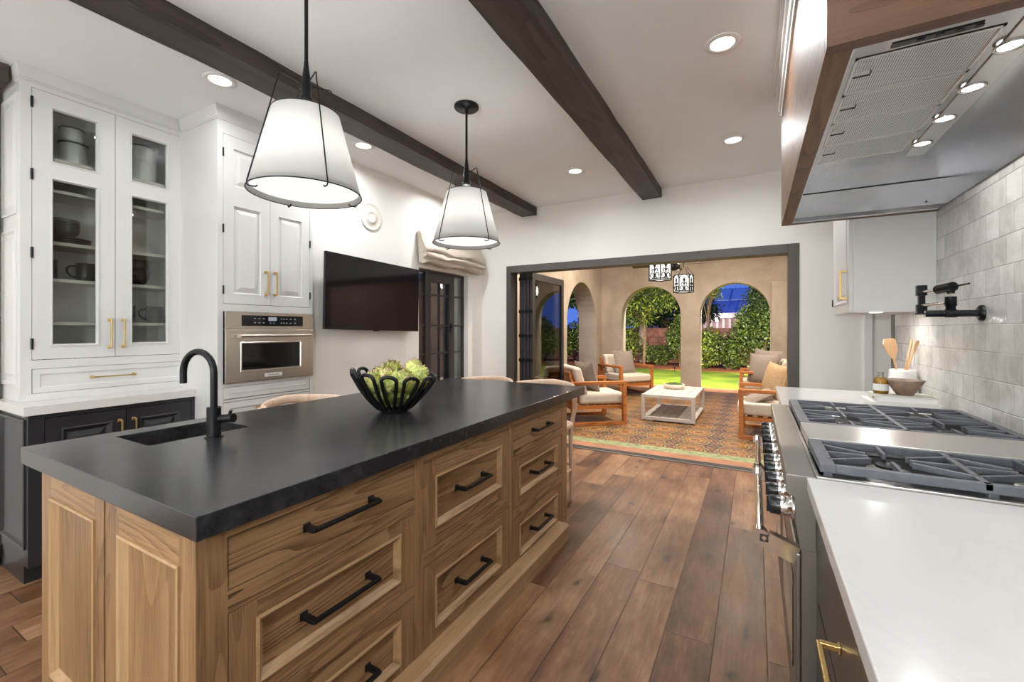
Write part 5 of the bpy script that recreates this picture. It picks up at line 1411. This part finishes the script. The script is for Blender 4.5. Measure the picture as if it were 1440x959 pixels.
# patio recessed lights (unseen downlights in the patio ceiling)
for x, y in ((-2.2, 5.8), (-.2, 5.8), (-2.2, 8.2), (-.2, 8.2), (1.6, 7)):
    tt = thing('patio_downlight', 'recessed downlight in the patio ceiling, out of view', 'ceiling light', (x, y, 3.3), 0, 'patio downlights')
    q = MB(); q.lathe([(.05, -.001), (.075, -.001), (.07, -.008), (.052, -.006)], (0, 0, 0), 28, closed=True); q.build('trim_ring', 'white_trim', tt)
    q = MB(); q.lathe([(0, -.003), (.05, -.003)], (0, 0, 0), 24); q.build('lens', 'lamp', tt)
    light('patio_lamp', 'AREA', (0, 0, -.012), PATIO_W, (1, .87, .72), .11, parent=tt)

# ================================================================== GARDEN
b = MB(); b.box(-16, 12, 10.86, 15.3, -.3, -.015); b.struct('ground_lawn', 'grass')
b = MB(); b.box(-16, 12, 15.3, 30, -.3, -.01); b.struct('ground_mulch', 'mulch')
b = MB(); b.box(-16, -3.9, -3.6, 10.86, -.3, -.02); b.struct('ground_side', 'grass')
b = MB(); b.box(-16, 12, 18.2, 18.4, 0, 1.38)
b.solo('garden_wall', 'garden_wall', 'pinkish block wall behind the hedge beyond the lawn', 'wall')
for i, x in enumerate((-7.9, -3.97, 3.2)):
    b = MB(); b.box(x - .11, x + .11, 17.9, 18.19, 0, 1.5); b.solo('wall_post', 'house_wall', ['pinkish wall post at the far left garden', 'pinkish wall post seen through the middle arch', 'pinkish wall post right of the right arch'][i], 'post')

def leaf_mesh(name, n, sampler, size, mats, seed=0, droop=.3, aspect=.45):
    rng = np.random.default_rng(seed)
    P = sampler(rng, n)
    D = rng.normal(size=(n, 3)); D[:, 2] -= droop; D /= np.linalg.norm(D, axis=1)[:, None]
    S = np.cross(D, rng.normal(size=(n, 3))); S /= np.linalg.norm(S, axis=1)[:, None]
    Nn = np.cross(D, S)
    L = size * rng.uniform(.6, 1.3, n)[:, None]; Wd = L * aspect
    v = np.stack([P, P + D * L * .5 + S * Wd * .5 + Nn * L * .06, P + D * L, P + D * L * .5 - S * Wd * .5 + Nn * L * .06], 1).reshape(-1, 3)
    me = bpy.data.meshes.new(name); me.vertices.add(4 * n); me.vertices.foreach_set('co', v.ravel())
    me.loops.add(4 * n); me.loops.foreach_set('vertex_index', np.arange(4 * n)); me.polygons.add(n)
    me.polygons.foreach_set('loop_start', np.arange(0, 4 * n, 4)); me.polygons.foreach_set('loop_total', np.full(n, 4))
    for m_ in mats: me.materials.append(M[m_])
    me.polygons.foreach_set('material_index', rng.integers(0, len(mats), n)); me.update(); me.validate(); return me
def blob(rad, clumps=9, seed=0, shell=.55):
    r0 = np.random.default_rng(seed); cs = r0.normal(size=(clumps, 3)); cs /= np.linalg.norm(cs, axis=1)[:, None]; cs *= r0.uniform(.35, .8, clumps)[:, None]
    rs = r0.uniform(.32, .55, clumps)
    def f(rng, n):
        k = rng.integers(0, clumps, n); d = rng.normal(size=(n, 3)); d /= np.linalg.norm(d, axis=1)[:, None]
        p = cs[k] + d * (rs[k] * rng.uniform(shell, 1, n) ** .5)[:, None]
        return p * np.array(rad)
    return f
def shrub(x, y, rad, h0, n, size, mats, lab, seed, cat='shrub', name='garden_shrub', stems=4, group='garden hedge shrubs'):
    t = thing(name, lab, cat, (x, y, -.012), 0, group)
    me = leaf_mesh('foliage', n, blob(rad, 16, seed), size, mats, seed); o = bpy.data.objects.new('foliage', me); COL.objects.link(o); o.parent = t; o.location = (0, 0, h0)
    q = MB(); rg = random.Random(seed)
    for k in range(stems):
        a = rg.uniform(0, 6.28); q.tube([(rg.uniform(-.08, .08), rg.uniform(-.08, .08), 0), (math.cos(a) * rad[0] * .3, math.sin(a) * rad[1] * .3, h0 * .6), (math.cos(a) * rad[0] * .6, math.sin(a) * rad[1] * .6, h0 * 1.2)], [.025, .018, .008], 6)
    q.build('stem', 'bark', t); return t
rg = random.Random(11)
HED = [(-8.2, 16.4, 1.0, 1.5), (-6.9, 16.6, .9, 1.4), (-5.7, 16.6, .75, 1.7), (-4.35, 16.7, .5, 1.55), (-3.25, 17.1, .62, .62), (-2.35, 16.6, .5, 1.5), (-1.5, 16.4, .6, 1.05), (-.75, 16.2, .62, 1.15), (.15, 16.1, .72, 1.95), (1.2, 16.3, .8, 1.9), (2.9, 16.4, .9, 1.4)]
wh = ['leftmost garden shrub seen through the folded glass door', 'bright shrub behind the glass door panel', 'bright bushy shrub filling the left side arch', 'low shrub left of the post in the middle arch', 'low dark shrub right of the post in the middle arch',
      'tall shrub hidden mostly behind the pier between arches', 'shrub at the left foot of the right arch', 'glossy shrub in the left half of the right arch', 'tall glossy shrub in the right half of the right arch', 'tall shrub at the right edge of the right arch', 'shrub beyond the right stucco wall']
for i, (x, y, r, hh) in enumerate(HED):
    shrub(x, y, (r, .55, hh * .62), hh * .62 + .05, int(3600 * r * hh) + 900, .11, ['leaf_mid', 'leaf_dark', 'leaf_mid'] if i % 3 else ['leaf_mid', 'leaf_yellow', 'leaf_dark'], wh[i], 20 + i)
def tree(x, y, h, rad, n, size, mats, lab, seed, droop=.8, trunk=.12):
    t = thing('garden_tree', lab, 'tree', (x, y, -.012), 0, 'trees beyond the lawn')
    me = leaf_mesh('foliage', n, blob(rad, 22, seed, .3), size, mats, seed, droop, .3); o = bpy.data.objects.new('foliage', me); COL.objects.link(o); o.parent = t; o.location = (0, 0, h)
    q = MB(); q.tube([(0, 0, 0), (.05, 0, h * .4), (0, .05, h * .75)], [trunk, trunk * .8, trunk * .5], 10)
    r0 = random.Random(seed)
    for k in range(9):
        a = r0.uniform(0, 6.28); q.tube([(0, .03, h * .55 + k * .05), (math.cos(a) * rad[0] * .35, math.sin(a) * rad[1] * .35, h * .85), (math.cos(a) * rad[0] * .75, math.sin(a) * rad[1] * .7, h * 1.02 + r0.uniform(-.5, .5))], [trunk * .4, trunk * .25, .012], 6)
    q.build('trunk', 'bark', t); return t
tree(-3.5, 16.0, 2.60, (1.35, .9, .98), 12000, .15, ['leaf_yellow', 'leaf_mid', 'leaf_dark'], 'feathery bright tree hanging into the middle arch', 61, trunk=.055)
tree(-6.2, 17.2, 2.9, (1.3, 1.1, 1.0), 6500, .16, ['leaf_mid', 'leaf_dark'], 'green tree seen through the left side arch', 62)
tree(-1.5, 17.2, 2.95, (.55, .6, .50), 2200, .14, ['leaf_mid', 'leaf_yellow'], 'tree whose fronds hang at the top left of the right arch', 63, trunk=.06)
tree(.30, 17.4, 2.60, (.62, .7, .85), 4200, .15, ['leaf_dark', 'leaf_mid'], 'dark tree at the upper right of the right arch', 64, trunk=.09)
tree(-3.0, 19.3, 2.2, (2.2, .8, 1.0), 6000, .2, ['leaf_dark', 'leaf_dark'], 'dark tree mass rising behind the pink wall in the middle arch', 65)
# side garden seen through the french window
shrub(-5.6, 6.3, (1.0, .9, 1.2), 1.3, 3500, .12, ['leaf_dark', 'leaf_mid'], 'dark shrub outside the french window', 81)
shrub(-6.2, 8.2, (1.0, .9, 1.3), 1.4, 3500, .12, ['leaf_dark', 'leaf_mid'], 'leafy shrub outside behind the patio pier', 82)
shrub(-5.9, 10.6, (1.1, .9, 1.4), 1.5, 3500, .12, ['leaf_mid', 'leaf_yellow'], 'bright shrub outside the side arch of the patio', 83)

# neighbour house
O = (1.0, 28, 0); t = thing('neighbour_house', 'neighbouring house beyond the wall, pink eave, roof coloured blue for the dusk light', 'house', O)
q = MB(O); q.box(-6.5, 5, 27, 31, 0, 1.95); q.build('house_body', 'house_wall', t)
q = MB(O); q.hexa([(-6.9, 26.4, 2.22), (5.4, 26.4, 2.22), (5.4, 31.6, 2.22), (-6.9, 31.6, 2.22), (-4.6, 29, 3.75), (3.2, 29, 3.75), (3.2, 29.2, 3.75), (-4.6, 29.2, 3.75)]); rf = q.build('roof', 'roof_tile', t)
q = MB(O)
for i in range(30):
    x = -6.6 + i * .4; q.bar((x, 26.42, 2.25), (-4.4 + i * .26, 28.98, 3.77), .05, .05)
q.build('roof_batten', 'roof_tile', rf)
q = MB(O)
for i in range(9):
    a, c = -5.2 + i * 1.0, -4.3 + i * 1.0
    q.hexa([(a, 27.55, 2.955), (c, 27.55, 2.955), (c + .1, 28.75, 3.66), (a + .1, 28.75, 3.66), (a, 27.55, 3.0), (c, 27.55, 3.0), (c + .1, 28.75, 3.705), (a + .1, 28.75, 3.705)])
plabel(q.build('roof_reflection', 'roof_reflection', rf), 'pale blue upper roof band coloured as a reflection')
q = MB(O); q.box(-6.9, 5.4, 26.3, 26.42, 1.95, 2.22); plabel(q.build('eave', 'white_trim', t), 'pinkish white eave board')
q = MB(O)
for i in range(36): q.box(-6.4 + i * .32, -6.4 + i * .32 + .13, 26.9, 26.98, 1.3, 1.92)
q.build('railing', 'white_trim', t)

q = MB(O); q.box(-1.9, -1.75, 26.05, 26.3, 1.75, 1.95); plabel(q.build('porch_lamp', 'lamp', t), 'lit porch lamp under the eave')
light('porch_bulb', 'POINT', (-2.8, -2.6, 1.75), 70, (1, .78, .70), .2, parent=t)

# landscape lights: small bronze spot fittings on the ground
def garden_spot(x, y, aim, power, lab, col=(1, .86, .55)):
    t = thing('garden_spotlight', lab, 'garden light', (x, y, -.012), 0, 'garden spotlights')
    q = MB(); q.tube([(0, 0, 0), (0, 0, .12)], .008, 8); d = (Vector(aim) - Vector((x, y, .15))).normalized(); q.tube([Vector((0, 0, .15)) - d * .05, Vector((0, 0, .15)) + d * .05], [.025, .032], 14); q.build('fitting', 'dark_bronze', t)
    L = light('garden_spot', 'SPOT', tuple(Vector((0, 0, .15)) + d * .08), power, col, .06, parent=t, spread=math.radians(110))
    L.rotation_euler = d.to_track_quat('-Z', 'Y').to_euler()
for i, (x, y, aim) in enumerate(((-7.0, 14.6, (-6.6, 17, 2.0)), (-4.6, 14.2, (-4.2, 16.6, 2.4)), (-2.2, 14.4, (-2.6, 17, 1.8)), (-.3, 14.0, (-.2, 17, 1.7)), (1.6, 14.2, (1.3, 17, 1.8)), (-4.6, 9.4, (-5.9, 9.8, 1.6)), (-4.4, 6.0, (-5.6, 6.6, 1.2)))):
    garden_spot(x, y, aim, GARDEN_W, 'small bronze garden spotlight uplighting the planting')
# wall lantern floods under the arcade eave lighting the lawn
for x in (-2.1, -.4, 1.6):
    t = thing('eave_floodlight', 'small flood light under the outer arcade eave', 'outdoor light', (x, 10.80, 2.9), 0, 'eave floodlights')
    q = MB(); q.box(-.06, .06, -.03, .05, -.05, .05); q.build('fitting', 'dark_bronze', t, bevel=.004)
    L = light('flood', 'SPOT', (0, .07, -.07), GARDEN_W * 4.0, (1, .93, .70), .08, parent=t, spread=math.radians(130)); L.rotation_euler = (math.radians(38), 0, 0)
